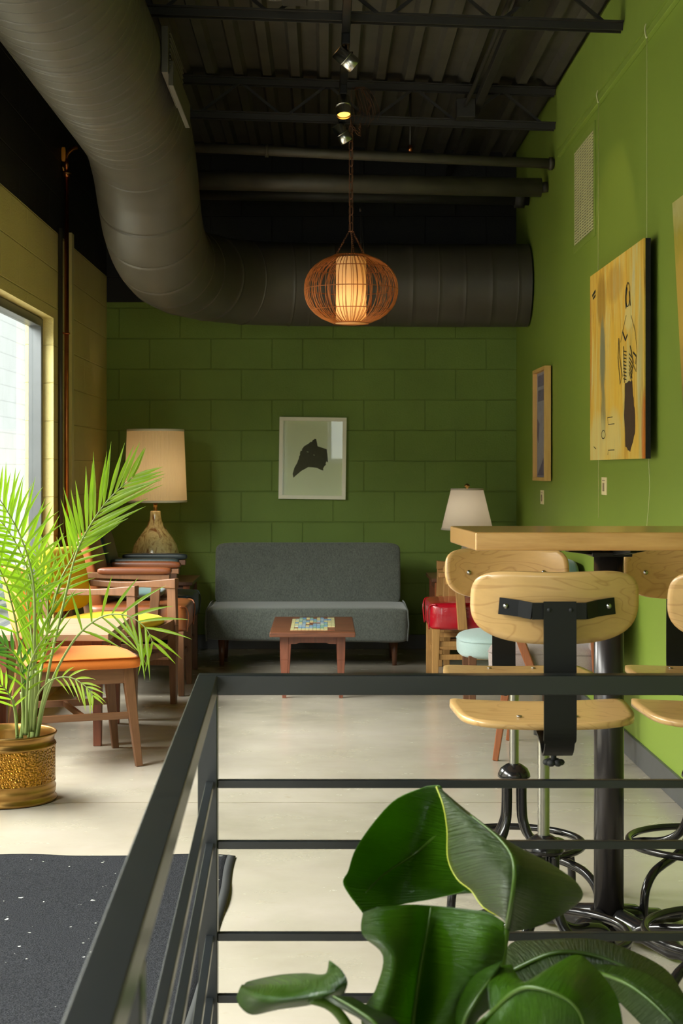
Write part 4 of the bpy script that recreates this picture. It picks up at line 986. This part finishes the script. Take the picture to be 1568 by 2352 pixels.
# ------------------------------------------------------------------ bar stools (front is local +y)
def make_stool(label, seat_z, bz):
    t = thing('bar_stool', label, 'bar stool', (0, 0, 0), 0, 'plywood swivel bar stools around the bar table')
    # seat: moulded plywood, waterfall rear edge
    bm = B(); nu, nv = 28, 20; g = []
    def se(u, v, e=.42):
        r = max(abs(u), abs(v))
        if r < 1e-6: return 0, 0
        a = math.atan2(v, u); k = (abs(math.cos(a)) ** (2 / e) + abs(math.sin(a)) ** (2 / e)) ** (-e / 2)
        return k * r * math.cos(a), k * r * math.sin(a)
    for i in range(nu + 1):
        row = []
        for j in range(nv + 1):
            u = -1 + 2 * i / nu; v = -1 + 2 * j / nv; a, b = se(u, v)
            x = a * (.192 + .010 * b); y = b * .158
            z = seat_z - .008 * (1 - a * a) + .004 * b - .012 * max(0, b - .6) ** 2 * 4
            row.append(bm.verts.new((x, y + .022, z)))
        g.append(row)
    for i in range(nu):
        for j in range(nv): bm.faces.new((g[i][j], g[i + 1][j], g[i + 1][j + 1], g[i][j + 1]))
    st = part('seat', bm, 'birch', t, solid=.013)
    bm = B()
    for x, y in ((-.06, -.06), (.06, -.06), (-.06, .1), (.06, .1)):
        bm = B(); tube(bm, [(x, y, seat_z - .002), (x, y, seat_z + .0005)], .006, 12); part('seat_bolt', bm, 'screw_steel', st)
    # backrest: curved bean of plywood
    bm = B(); nu, nv = 32, 14; g = []; hc = (bz[0] + bz[1]) / 2; hh_ = (bz[0] - bz[1]) / 2
    for i in range(nu + 1):
        row = []
        for j in range(nv + 1):
            u = -1 + 2 * i / nu; v = -1 + 2 * j / nv; a, b = se(u, v, .5 if v > 0 else .72)
            x = a * .1715 * (1 - .04 * max(0, -b)); z = hc + b * hh_ + .012 * (a * a) * max(0, b) - .006 * max(0, b)
            y = -.20 + .045 * a * a - .012 * b
            row.append(bm.verts.new((x, y, z)))
        g.append(row)
    for i in range(nu):
        for j in range(nv): bm.faces.new((g[i][j], g[i + 1][j], g[i + 1][j + 1], g[i][j + 1]))
    bk = part('backrest', bm, 'birch', t, solid=.011)
    # cross bracket behind the backrest
    bz_ = hc + .002; bm = B(); cx = [(-.118, -.183), (-.08, -.198), (-.055, -.217), (.055, -.217), (.08, -.198), (.118, -.183)]
    zz = [0, -.004, -.008, -.008, -.004, 0]
    for k in range(5):
        (xa, ya), (xb, yb) = cx[k], cx[k + 1]
        bar(bm, (xa, ya - .010, bz_ + zz[k]), (xb, yb - .010, bz_ + zz[k + 1]), .0045, .034)
    part('back_bracket', bm, 'black_metal', t, smooth=False)
    for s in (-1, 1):
        bm = B(); tube(bm, [(s * .105, -.204, bz_), (s * .105, -.198, bz_)], .0055, 14); tube(bm, [(s * .105, -.199, bz_), (s * .105, -.174, bz_)], .004, 14); tube(bm, [(s * .105, -.178, bz_), (s * .105, -.174, bz_)], .0065, 14); part('bolt', bm, 'chrome', t)
    # strap: from the bracket down, round under the seat to the spindle
    prof = crom([(-.236, bz_ + .012), (-.237, bz_ - .06), (-.240, seat_z + .05), (-.238, seat_z - .015), (-.222, seat_z - .045), (-.19, seat_z - .058), (-.16, seat_z - .04), (-.11, seat_z - .028), (-.02, seat_z - .020), (.08, seat_z - .018)], 6)
    bm = B(); wd = [.066] * 20 + [.060] * (len(prof) - 20)
    rows = []
    for (y, z, w_) in [(p.x, p.y, w_) for p, w_ in zip([Vector((a[0], a[1])) for a in prof], wd)]:
        rows.append((bm.verts.new((-w_ / 2, y, z)), bm.verts.new((w_ / 2, y, z))))
    for a, b in zip(rows, rows[1:]): bm.faces.new((a[0], a[1], b[1], b[0]))
    sp_ = part('back_strap', bm, 'black_metal', t, solid=.005, smooth=False)
    for s in (-1, 1):
        bm = B(); tube(bm, [(s * .022, -.242, bz_ - .005), (s * .022, -.238, bz_ - .005)], .0045, 12); part('strap_bolt', bm, 'rubber', sp_)
    bm = B(); kc = Vector((.0, -.15, seat_z - .075)); tube(bm, [(0, -.15, seat_z - .055), (0, -.15, seat_z - .085)], .006, 8)
    for k in range(6): a = k * PI / 3; cushion(bm, .018, .018, .014, (.014 * math.cos(a), -.15 + .014 * math.sin(a), seat_z - .082), 1, 1, 10, 6)
    part('knob', bm, 'rubber', t)
    bm = B(); zt, zb_ = seat_z - .02, .39; n_ = 90; pts = []; rr = []
    for k in range(n_ * 2): pts.append((0, 0, zt - (zt - zb_) * k / (n_ * 2 - 1))); rr.append(.0135 if k % 2 else .0112)
    tube(bm, pts, rr, 16); part('screw', bm, 'screw_steel', t)
    bm = B(); tube(bm, [(0, 0, seat_z - .016), (0, 0, seat_z - .05)], .022, 20); part('seat_socket', bm, 'black_metal', t)
    bm = B(); lathe(bm, [(0, .405), (.016, .405), (.022, .402), (.036, .392), (.043, .378), (.044, .37), (.040, .366), (0, .366)], 32); part('hub', bm, 'tube_metal', t)
    for k in range(4):
        a = PI / 4 + k * PI / 2 + .03; c_, s_ = math.cos(a), math.sin(a)
        pf = [(.028, .368), (.028, .30), (.034, .25), (.06, .205), (.11, .178), (.18, .165), (.228, .15), (.262, .115), (.272, .06), (.272, .012)]
        bm = B(); tube(bm, crom([(r_ * c_, r_ * s_, z) for r_, z in pf], 5), .0115, 14); lg = part('leg', bm, 'tube_metal', t)
        bm = B(); tube(bm, [(.272 * c_, .272 * s_, .03), (.272 * c_, .272 * s_, 0)], [.0145, .016], 16); part('rubber_foot', bm, 'rubber', lg)
    bm = B(); ring(bm, (0, 0, .193), .184, .0095, 72, 12); part('foot_ring', bm, 'tube_metal', t)
    return t
s0 = make_stool('nearest plywood bar stool seen from behind, its black strap facing the viewer', .672, (.993, .84)); s0.location = (.475, 3.40, 0)
s1 = copy_tree(s0); s1.location = (.882, 3.40, 0); s1['label'] = 'near plywood bar stool cut off at the right edge of the view'
s2 = make_stool('far left plywood bar stool facing the viewer across the bar table', .655, (.978, .832)); s2.location = (.51, 4.22, 0); s2.rotation_euler = (0, 0, PI)
s3 = copy_tree(s2); s3.location = (1.005, 4.22, 0); s3['label'] = 'far right plywood bar stool against the green wall'

# ------------------------------------------------------------------ steel railing
t = thing('steel_railing', 'black square tube railing with a corner post, in the foreground', 'railing', (-.2255, 3.04, 0))
RY = 0; zt = .8
near = Vector((-.160 + .2255, 0.75 - 3.04, 0))     # direction of the side run
dn = near.normalized()
bm = B(); bar(bm, (-.019, 0, zt - .019), (1.45, 0, zt - .019), .038, .038); part('top_rail', bm, 'rail_steel', t, bevel=.002)
bm = B(); bar(bm, Vector((0, -.019, zt - .019)), near + Vector((0, 0, zt - .019)), .038, .038); part('top_rail', bm, 'rail_steel', t, bevel=.002)
part('post', bx(-.019, .019, -.019, .019, 0, zt - .038), 'rail_steel', t, bevel=.002)
q = dn * 1.66; part('post', bx(q.x - .019, q.x + .019, q.y - .019, q.y + .019, 0, zt - .038), 'rail_steel', t, bevel=.002)
part('post', bx(1.43, 1.468, -.019, .019, 0, zt - .038), 'rail_steel', t, bevel=.002)
for z in (.588, .470, .292, .172, .06):
    bm = B(); bar(bm, (.019, 0, z), (1.43, 0, z), .0155, .0155); part('rung', bm, 'rail_steel', t, bevel=.0015)
    bm = B(); bar(bm, dn * .019 + Vector((.004, 0, z)), dn * 1.64 + Vector((.004, 0, z)), .0155, .0155); part('rung', bm, 'rail_steel', t, bevel=.0015)

# ------------------------------------------------------------------ potted palm
PC = Vector((-1.152, 5.68, 0))
t = thing('potted_palm', 'feathery green palm in a hammered brass planter by the window', 'potted palm', PC)
bm = B(); lathe(bm, [(0, .004), (.176, 0), (.181, .004), (.181, .012), (.172, .02), (.176, .03), (.178, .05), (.172, .062), (.176, .068), (.176, .072)], 72); lathe(bm, [(.1755, .196), (.179, .2), (.176, .207), (.170, .212), (.172, .232), (.179, .238), (.181, .243), (.178, .247), (.172, .242), (.168, .22), (.168, .02), (0, .02)], 72); part('planter_rim', bm, 'brass', t)
bm = B(); lathe(bm, [(.175, .068), (.175, .2)], 72); part('planter_body', bm, 'hammered_brass', t)
bm = B(); lathe(bm, [(0, .195), (.06, .198), (.12, .194), (.167, .19)], 40); part('soil', bm, 'soil', t)
def frond(pts, Ys, n, ln, spread, mat='palm_leaf', start=.25, up=None, droop=.25, seed=0, w_=.0085, r0=.006, both=True, bias=0, r1=.0012):
    rnd = random.Random(seed); P3 = [P(p[0], p[1], y) for p, y in zip(pts, Ys)]; c = crom(P3, 8); m = len(c)
    bm = B(); tube(bm, c, [r0 + (r1 - r0) * i / (m - 1) for i in range(m)], 7); fr = part('stem', bm, 'palm_stem', t, world=True)
    bm = B(); fwd = Vector((0, -1, .15)).normalized() if up is None else Vector(up).normalized()
    n = int(n * .56); w_ = w_ * 1.6; ln = ln * 1.06
    for k in range(n):
        u = start + (1 - start) * (k + .5) / n; i = min(m - 2, int(u * (m - 1))); f_ = u * (m - 1) - i; p = c[i].lerp(c[i + 1], f_); d = (c[i + 1] - c[i]).normalized()
        env = math.sin(PI * min(1, .22 + .70 * (u - start) / (1 - start))) ** .7
        for s in ((-1, 1) if both else (1,)):
            side = d.cross(fwd).normalized() * s
            sp2 = spread * (1.1 - .5 * (u - start) / (1 - start)) + rnd.uniform(-.06, .06) + bias * s
            L = ln * env * rnd.uniform(.86, 1.1); dirv = (d * math.cos(sp2) + side * math.sin(sp2) + fwd * rnd.uniform(-.05, .22)).normalized()
            nrm = side.cross(d).normalized(); wv = dirv.cross(nrm).normalized()
            prevA = prevB = prevC = None
            for j in range(7):
                v = j / 6; q_ = p + dirv * L * v + Vector((0, 0, -1)) * droop * L * v * v; w2 = w_ * (.35 + 1.2 * v if v < .4 else (1 - v) * 1.38 + .02) * .5 * 2
                A = bm.verts.new(q_ + wv * w2 * .5 - nrm * w2 * .18); Bv = bm.verts.new(q_ + nrm * w2 * .12); C_ = bm.verts.new(q_ - wv * w2 * .5 - nrm * w2 * .18)
                if prevA: bm.faces.new((prevA, A, Bv, prevB)); bm.faces.new((prevB, Bv, C_, prevC))
                prevA, prevB, prevC = A, Bv, C_
    part('leaflets', bm, mat, fr, world=True)
# bright fan frond reaching right, in front of the lamp
frond([(86, 1680), (120, 1500), (150, 1370), (172, 1281), (198, 1222), (245, 1152), (308, 1092)], [5.66, 5.66, 5.65, 5.64, 5.63, 5.62, 5.6], 26, .235, .62, start=.52, droop=.02, seed=1, w_=.013)
# arching frond to the right
frond([(84, 1680), (110, 1590), (140, 1520), (182, 1456), (236, 1416), (291, 1414), (334, 1442), (352, 1480)], [5.66, 5.65, 5.62, 5.58, 5.55, 5.52, 5.5, 5.5], 19, .19, .95, start=.42, droop=.14, seed=2, w_=.010)
# tall frond leaning left across the window
frond([(72, 1680), (80, 1560), (82, 1450), (74, 1350), (48, 1270), (4, 1200), (-50, 1150)], [5.66, 5.66, 5.64, 5.62, 5.6, 5.58, 5.56], 26, .24, .85, start=.42, droop=.03, seed=3, w_=.0125)
frond([(70, 1680), (78, 1500), (80, 1400), (72, 1310), (46, 1230), (14, 1170), (-20, 1120)], [5.6, 5.55, 5.5, 5.48, 5.46, 5.45, 5.44], 28, .2, 1.0, 'palm_leaf', start=.38, droop=.2, seed=4, w_=.008)
frond([(78, 1680), (96, 1520), (120, 1400), (140, 1330), (166, 1280), (180, 1240)], [5.75, 5.78, 5.8, 5.82, 5.84, 5.85], 18, .16, .8, start=.4, droop=.1, seed=5, w_=.009)
frond([(66, 1680), (50, 1520), (30, 1400), (0, 1310), (-50, 1260)], [5.6, 5.6, 5.56, 5.5, 5.45], 22, .22, .9, start=.35, droop=.15, seed=6, w_=.010)
frond([(76, 1680), (86, 1600), (120, 1562), (160, 1556), (196, 1576), (214, 1600)], [5.6, 5.55, 5.5, 5.46, 5.44, 5.43], 15, .085, .8, 'palm_young', start=.4, droop=.3, seed=7, w_=.007, r0=.004)
frond([(40, 1690), (36, 1640), (24, 1600), (6, 1576), (-16, 1560)], [5.58, 5.55, 5.52, 5.5, 5.48], 13, .10, .85, 'palm_young', start=.3, droop=.12, seed=8, w_=.0085, r0=.004)
frond([(60, 1688), (62, 1600), (66, 1540), (84, 1490), (112, 1450)], [5.6, 5.57, 5.55, 5.52, 5.5], 16, .13, .7, start=.25, droop=.2, seed=9, w_=.007)
frond([(56, 1688), (52, 1600), (48, 1540), (30, 1500), (6, 1480)], [5.62, 5.6, 5.58, 5.56, 5.55], 14, .12, .8, 'dark_leaf', start=.3, droop=.15, seed=10, w_=.011)
frond([(64, 1688), (70, 1560), (74, 1480), (64, 1400), (56, 1340)], [5.68, 5.7, 5.72, 5.74, 5.76], 20, .2, .45, start=.2, droop=.05, seed=12, w_=.010)
frond([(74, 1688), (92, 1560), (104, 1480), (110, 1400), (104, 1330), (84, 1270)], [5.7, 5.74, 5.78, 5.8, 5.82, 5.84], 22, .19, .5, start=.25, droop=.05, seed=13, w_=.010)
bm = B()
for pts, r_ in ((((76, 1696), (78, 1620), (84, 1540)), .011), (((84, 1696), (98, 1620), (116, 1560)), .009), (((66, 1696), (62, 1640), (58, 1600)), .005), (((40, 1696), (36, 1640), (28, 1600)), .006), (((48, 1696), (54, 1640), (50, 1590)), .007)):
    tube(bm, crom([P(a, b, 5.66) for a, b in pts], 6), [r_ * 1.25] + [r_] * 12, 10)
part('cane', bm, 'palm_stem', t, world=True)

# ------------------------------------------------------------------ foreground broad leaved plant
BC = Vector((.25, 2.15, 0))
t = thing('broad_leaf_plant', 'large glossy broad leaved plant in the foreground before the railing', 'potted plant', BC)
bm = B(); lathe(bm, [(0, 0), (.13, 0), (.135, .01), (.165, .28), (.175, .285), (.175, .31), (.162, .31), (.155, .27), (0, .265)], 48); part('planter', bm, 'black_metal', t)
bm = B(); lathe(bm, [(0, .272), (.08, .276), (.154, .27)], 32); part('soil', bm, 'soil', t)
def sheet(rows, mat, name='leaf', sub=5, rib=None, petiole=None, thick=.0012):
    """rows: each a list of (px, py, Y); smooth surface through them"""
    rr = [crom([P(*p) for p in r], sub) for r in rows]; cols = list(zip(*rr)); cols = [crom(list(c_), sub) for c_ in cols]
    bm = B(); g = [[bm.verts.new(v) for v in c_] for c_ in cols]; uvl = bm.loops.layers.uv.new('UVMap'); nu, nv = len(g), len(g[0])
    ix = {v: (i / (nu - 1), j / (nv - 1)) for i, c_ in enumerate(g) for j, v in enumerate(c_)}
    for i in range(nu - 1):
        for j in range(nv - 1):
            vs = (g[i][j], g[i + 1][j], g[i + 1][j + 1], g[i][j + 1])
            try: f = bm.faces.new(vs)
            except ValueError: continue
            for lp in f.loops: lp[uvl].uv = ix[lp.vert]
    lf = part(name, bm, mat, t, world=True, solid=thick)
    if rib:
        c_ = crom([P(*p) for p in rib], 6); m = len(c_); bm = B(); tube(bm, c_, [.0038 - .0028 * i / (m - 1) for i in range(m)], 8); part('midrib', bm, 'big_rib', lf, world=True)
    if petiole:
        c_ = crom([P(*p) if len(p) == 3 and p[0] > 3 else Vector(p) for p in petiole], 6); bm = B(); tube(bm, c_, [.0085 - .003 * i / (len(c_) - 1) for i in range(len(c_))], 10); part('petiole', bm, 'big_rib', lf, world=True)
    return lf
# top leaf: dark front fold
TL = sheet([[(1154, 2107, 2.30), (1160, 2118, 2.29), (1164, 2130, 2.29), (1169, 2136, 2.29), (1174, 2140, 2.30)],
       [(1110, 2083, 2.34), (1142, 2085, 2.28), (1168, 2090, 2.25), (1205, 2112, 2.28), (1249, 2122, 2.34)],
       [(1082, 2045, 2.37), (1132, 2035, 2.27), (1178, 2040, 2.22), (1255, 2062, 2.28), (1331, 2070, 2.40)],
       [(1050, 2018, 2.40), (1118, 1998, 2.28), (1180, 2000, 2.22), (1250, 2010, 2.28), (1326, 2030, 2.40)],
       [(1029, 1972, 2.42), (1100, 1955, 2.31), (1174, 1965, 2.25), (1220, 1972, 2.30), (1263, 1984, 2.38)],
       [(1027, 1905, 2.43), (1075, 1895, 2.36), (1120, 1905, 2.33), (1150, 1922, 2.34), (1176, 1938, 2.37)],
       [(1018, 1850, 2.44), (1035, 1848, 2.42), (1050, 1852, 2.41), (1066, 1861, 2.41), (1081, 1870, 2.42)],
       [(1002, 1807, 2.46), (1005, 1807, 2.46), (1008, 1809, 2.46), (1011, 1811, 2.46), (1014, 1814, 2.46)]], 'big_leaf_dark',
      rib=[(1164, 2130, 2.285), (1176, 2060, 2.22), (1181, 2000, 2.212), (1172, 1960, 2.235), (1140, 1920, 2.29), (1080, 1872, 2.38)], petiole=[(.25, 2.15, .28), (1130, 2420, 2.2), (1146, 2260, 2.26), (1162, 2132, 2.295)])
bm = B(); c_ = crom([P(*p) for p in ((1154, 2107, 2.30), (1110, 2083, 2.34), (1082, 2045, 2.37), (1050, 2018, 2.40), (1029, 1972, 2.42), (1027, 1905, 2.43), (1018, 1850, 2.44), (1002, 1807, 2.46))], 8)
tube(bm, c_, .0017, 6); part('leaf_rim', bm, 'leaf_rim', TL, world=True)
# top leaf: bright far half
sheet([[(1012, 1806, 2.47), (1009, 1805, 2.47), (1004, 1804, 2.48), (992, 1805, 2.49), (980, 1806, 2.50)],
       [(1040, 1870, 2.48), (1015, 1862, 2.53), (985, 1852, 2.57), (945, 1840, 2.57), (912, 1834, 2.56)],
       [(1050, 1925, 2.48), (1010, 1915, 2.55), (965, 1905, 2.6), (910, 1890, 2.58), (864, 1882, 2.54)],
       [(1060, 1978, 2.48), (1000, 1970, 2.56), (940, 1965, 2.62), (875, 1955, 2.58), (818, 1948, 2.52)],
       [(1078, 2025, 2.47), (1000, 2020, 2.55), (930, 2018, 2.6), (860, 2012, 2.56), (800, 2000, 2.50)],
       [(1090, 2050, 2.46), (1000, 2050, 2.53), (920, 2052, 2.56), (850, 2040, 2.53), (789, 2033, 2.48)],
       [(1066, 2046, 2.46), (995, 2064, 2.51), (915, 2078, 2.53), (870, 2092, 2.50), (834, 2098, 2.46)]], 'big_leaf',
      rib=[(1030, 1900, 2.53), (990, 1930, 2.58), (950, 1962, 2.605), (880, 2010, 2.56), (840, 2050, 2.5)])
# upright middle leaf
sheet([[(834, 2096, 2.18), (870, 2084, 2.16), (935, 2078, 2.17), (990, 2080, 2.2), (1065, 2088, 2.18), (1120, 2096, 2.15), (1157, 2118, 2.12)],
       [(832, 2146, 2.14), (875, 2150, 2.10), (930, 2150, 2.12), (978, 2150, 2.18), (1055, 2160, 2.12), (1115, 2168, 2.1), (1158, 2180, 2.12)],
       [(880, 2195, 2.10), (905, 2200, 2.07), (935, 2210, 2.1), (965, 2220, 2.16), (1035, 2230, 2.1), (1095, 2230, 2.08), (1143, 2225, 2.1)],
       [(862, 2275, 2.06), (890, 2280, 2.03), (925, 2285, 2.07), (955, 2290, 2.14), (1010, 2290, 2.08), (1050, 2285, 2.06), (1088, 2280, 2.08)],
       [(830, 2330, 2.04), (870, 2345, 2.0), (915, 2355, 2.05), (948, 2360, 2.12), (990, 2355, 2.06), (1025, 2350, 2.05), (1055, 2345, 2.06)],
       [(845, 2420, 2.06), (880, 2430, 2.02), (915, 2440, 2.05), (945, 2445, 2.1), (975, 2440, 2.06), (1000, 2435, 2.05), (1025, 2430, 2.06)]], 'big_leaf',
      rib=[(945, 2440, 2.09), (948, 2355, 2.108), (956, 2290, 2.128), (966, 2220, 2.148), (979, 2150, 2.168), (990, 2082, 2.19)], petiole=[(.25, 2.15, .28), (.17, 2.12, .36), (945, 2440, 2.1)])
# small curled leaf lower left
sheet([[(543, 2290, 2.1), (552, 2268, 2.08), (556, 2262, 2.12), (562, 2268, 2.16)],
       [(552, 2312, 2.08), (590, 2290, 2.02), (600, 2262, 2.08), (570, 2255, 2.16)],
       [(580, 2330, 2.06), (640, 2296, 2.0), (680, 2262, 2.07), (640, 2240, 2.18)],
       [(640, 2318, 2.05), (705, 2290, 2.0), (722, 2250, 2.06), (700, 2236, 2.18)],
       [(720, 2306, 2.04), (760, 2280, 2.0), (752, 2240, 2.05), (746, 2238, 2.14)],
       [(790, 2282, 2.04), (797, 2255, 2.03), (782, 2226, 2.06), (756, 2206, 2.1)]], 'big_leaf', petiole=[(.2, 2.12, .28), (850, 2420, 2.04), (770, 2320, 2.02), (712, 2296, 2.01)])
# lower left stem leaf
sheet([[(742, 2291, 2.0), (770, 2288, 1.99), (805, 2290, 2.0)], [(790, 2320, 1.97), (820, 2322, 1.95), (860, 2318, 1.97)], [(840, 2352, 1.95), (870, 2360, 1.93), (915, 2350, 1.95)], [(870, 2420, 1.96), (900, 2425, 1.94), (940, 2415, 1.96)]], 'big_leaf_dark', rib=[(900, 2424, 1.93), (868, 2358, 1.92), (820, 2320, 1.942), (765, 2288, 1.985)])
# narrow curled leaf
sheet([[(1152, 2208, 2.04), (1150, 2212, 2.02), (1148, 2218, 2.04)], [(1090, 2240, 2.04), (1125, 2250, 2.0), (1148, 2262, 2.05)], [(1056, 2295, 2.03), (1090, 2300, 1.98), (1130, 2310, 2.03)], [(1046, 2345, 2.02), (1066, 2350, 1.98), (1095, 2345, 2.02)], [(1056, 2400, 2.03), (1070, 2405, 2.0), (1090, 2400, 2.03)]], 'big_leaf', rib=[(1068, 2400, 1.99), (1066, 2348, 1.97), (1092, 2298, 1.972), (1126, 2248, 1.99)])
# wide dark leaf to the right, behind
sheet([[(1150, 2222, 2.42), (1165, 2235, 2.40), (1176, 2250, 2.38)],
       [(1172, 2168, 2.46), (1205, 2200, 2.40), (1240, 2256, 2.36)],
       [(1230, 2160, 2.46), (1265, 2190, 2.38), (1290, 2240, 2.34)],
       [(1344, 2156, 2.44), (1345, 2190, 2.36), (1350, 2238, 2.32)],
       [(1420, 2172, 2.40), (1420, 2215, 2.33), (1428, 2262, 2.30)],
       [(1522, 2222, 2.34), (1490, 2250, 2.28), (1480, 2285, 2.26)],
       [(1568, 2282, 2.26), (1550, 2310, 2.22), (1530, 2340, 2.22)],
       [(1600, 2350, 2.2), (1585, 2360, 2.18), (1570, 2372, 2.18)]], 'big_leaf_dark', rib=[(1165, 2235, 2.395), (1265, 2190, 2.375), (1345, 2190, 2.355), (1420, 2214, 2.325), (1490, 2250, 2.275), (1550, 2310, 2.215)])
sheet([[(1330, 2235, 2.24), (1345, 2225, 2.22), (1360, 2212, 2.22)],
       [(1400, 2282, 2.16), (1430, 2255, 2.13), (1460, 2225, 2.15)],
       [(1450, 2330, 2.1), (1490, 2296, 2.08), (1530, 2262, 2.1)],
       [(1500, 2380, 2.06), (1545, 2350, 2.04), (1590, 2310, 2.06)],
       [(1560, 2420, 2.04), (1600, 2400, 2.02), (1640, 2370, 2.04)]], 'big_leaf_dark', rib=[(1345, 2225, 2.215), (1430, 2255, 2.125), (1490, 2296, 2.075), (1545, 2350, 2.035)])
# front leaf arching right, upper half and lower half
sheet([[(1126, 2328, 1.96), (1122, 2290, 1.98), (1122, 2255, 2.0), (1150, 2222, 2.04), (1174, 2216, 2.06)],
       [(1182, 2278, 1.90), (1186, 2268, 1.92), (1190, 2262, 1.94), (1200, 2258, 1.96), (1212, 2257, 1.98)],
       [(1232, 2270, 1.86), (1245, 2250, 1.88), (1262, 2232, 1.91), (1285, 2212, 1.95), (1312, 2195, 1.98)],
       [(1304, 2298, 1.84), (1318, 2275, 1.86), (1332, 2252, 1.9), (1346, 2232, 1.94), (1360, 2216, 1.97)],
       [(1338, 2345, 1.84), (1358, 2325, 1.86), (1376, 2308, 1.9), (1395, 2295, 1.93), (1413, 2284, 1.95)],
       [(1345, 2420, 1.85), (1370, 2400, 1.87), (1392, 2385, 1.9), (1412, 2370, 1.92), (1430, 2356, 1.94)]], 'big_leaf',
      rib=[(1060, 2390, 1.92), (1126, 2328, 1.945), (1182, 2278, 1.89), (1232, 2269, 1.85), (1304, 2297, 1.83), (1338, 2345, 1.83), (1345, 2420, 1.84)])
sheet([[(1060, 2392, 1.93), (1050, 2400, 1.93), (1040, 2410, 1.94)], [(1126, 2329, 1.95), (1120, 2365, 1.93), (1110, 2410, 1.93)], [(1182, 2279, 1.895), (1185, 2330, 1.89), (1190, 2410, 1.9)], [(1232, 2271, 1.855), (1245, 2335, 1.85), (1250, 2420, 1.86)], [(1304, 2299, 1.835), (1300, 2350, 1.84), (1290, 2420, 1.86)], [(1338, 2346, 1.835), (1335, 2390, 1.85), (1330, 2430, 1.86)]], 'big_leaf')
for lf in ():
    pass
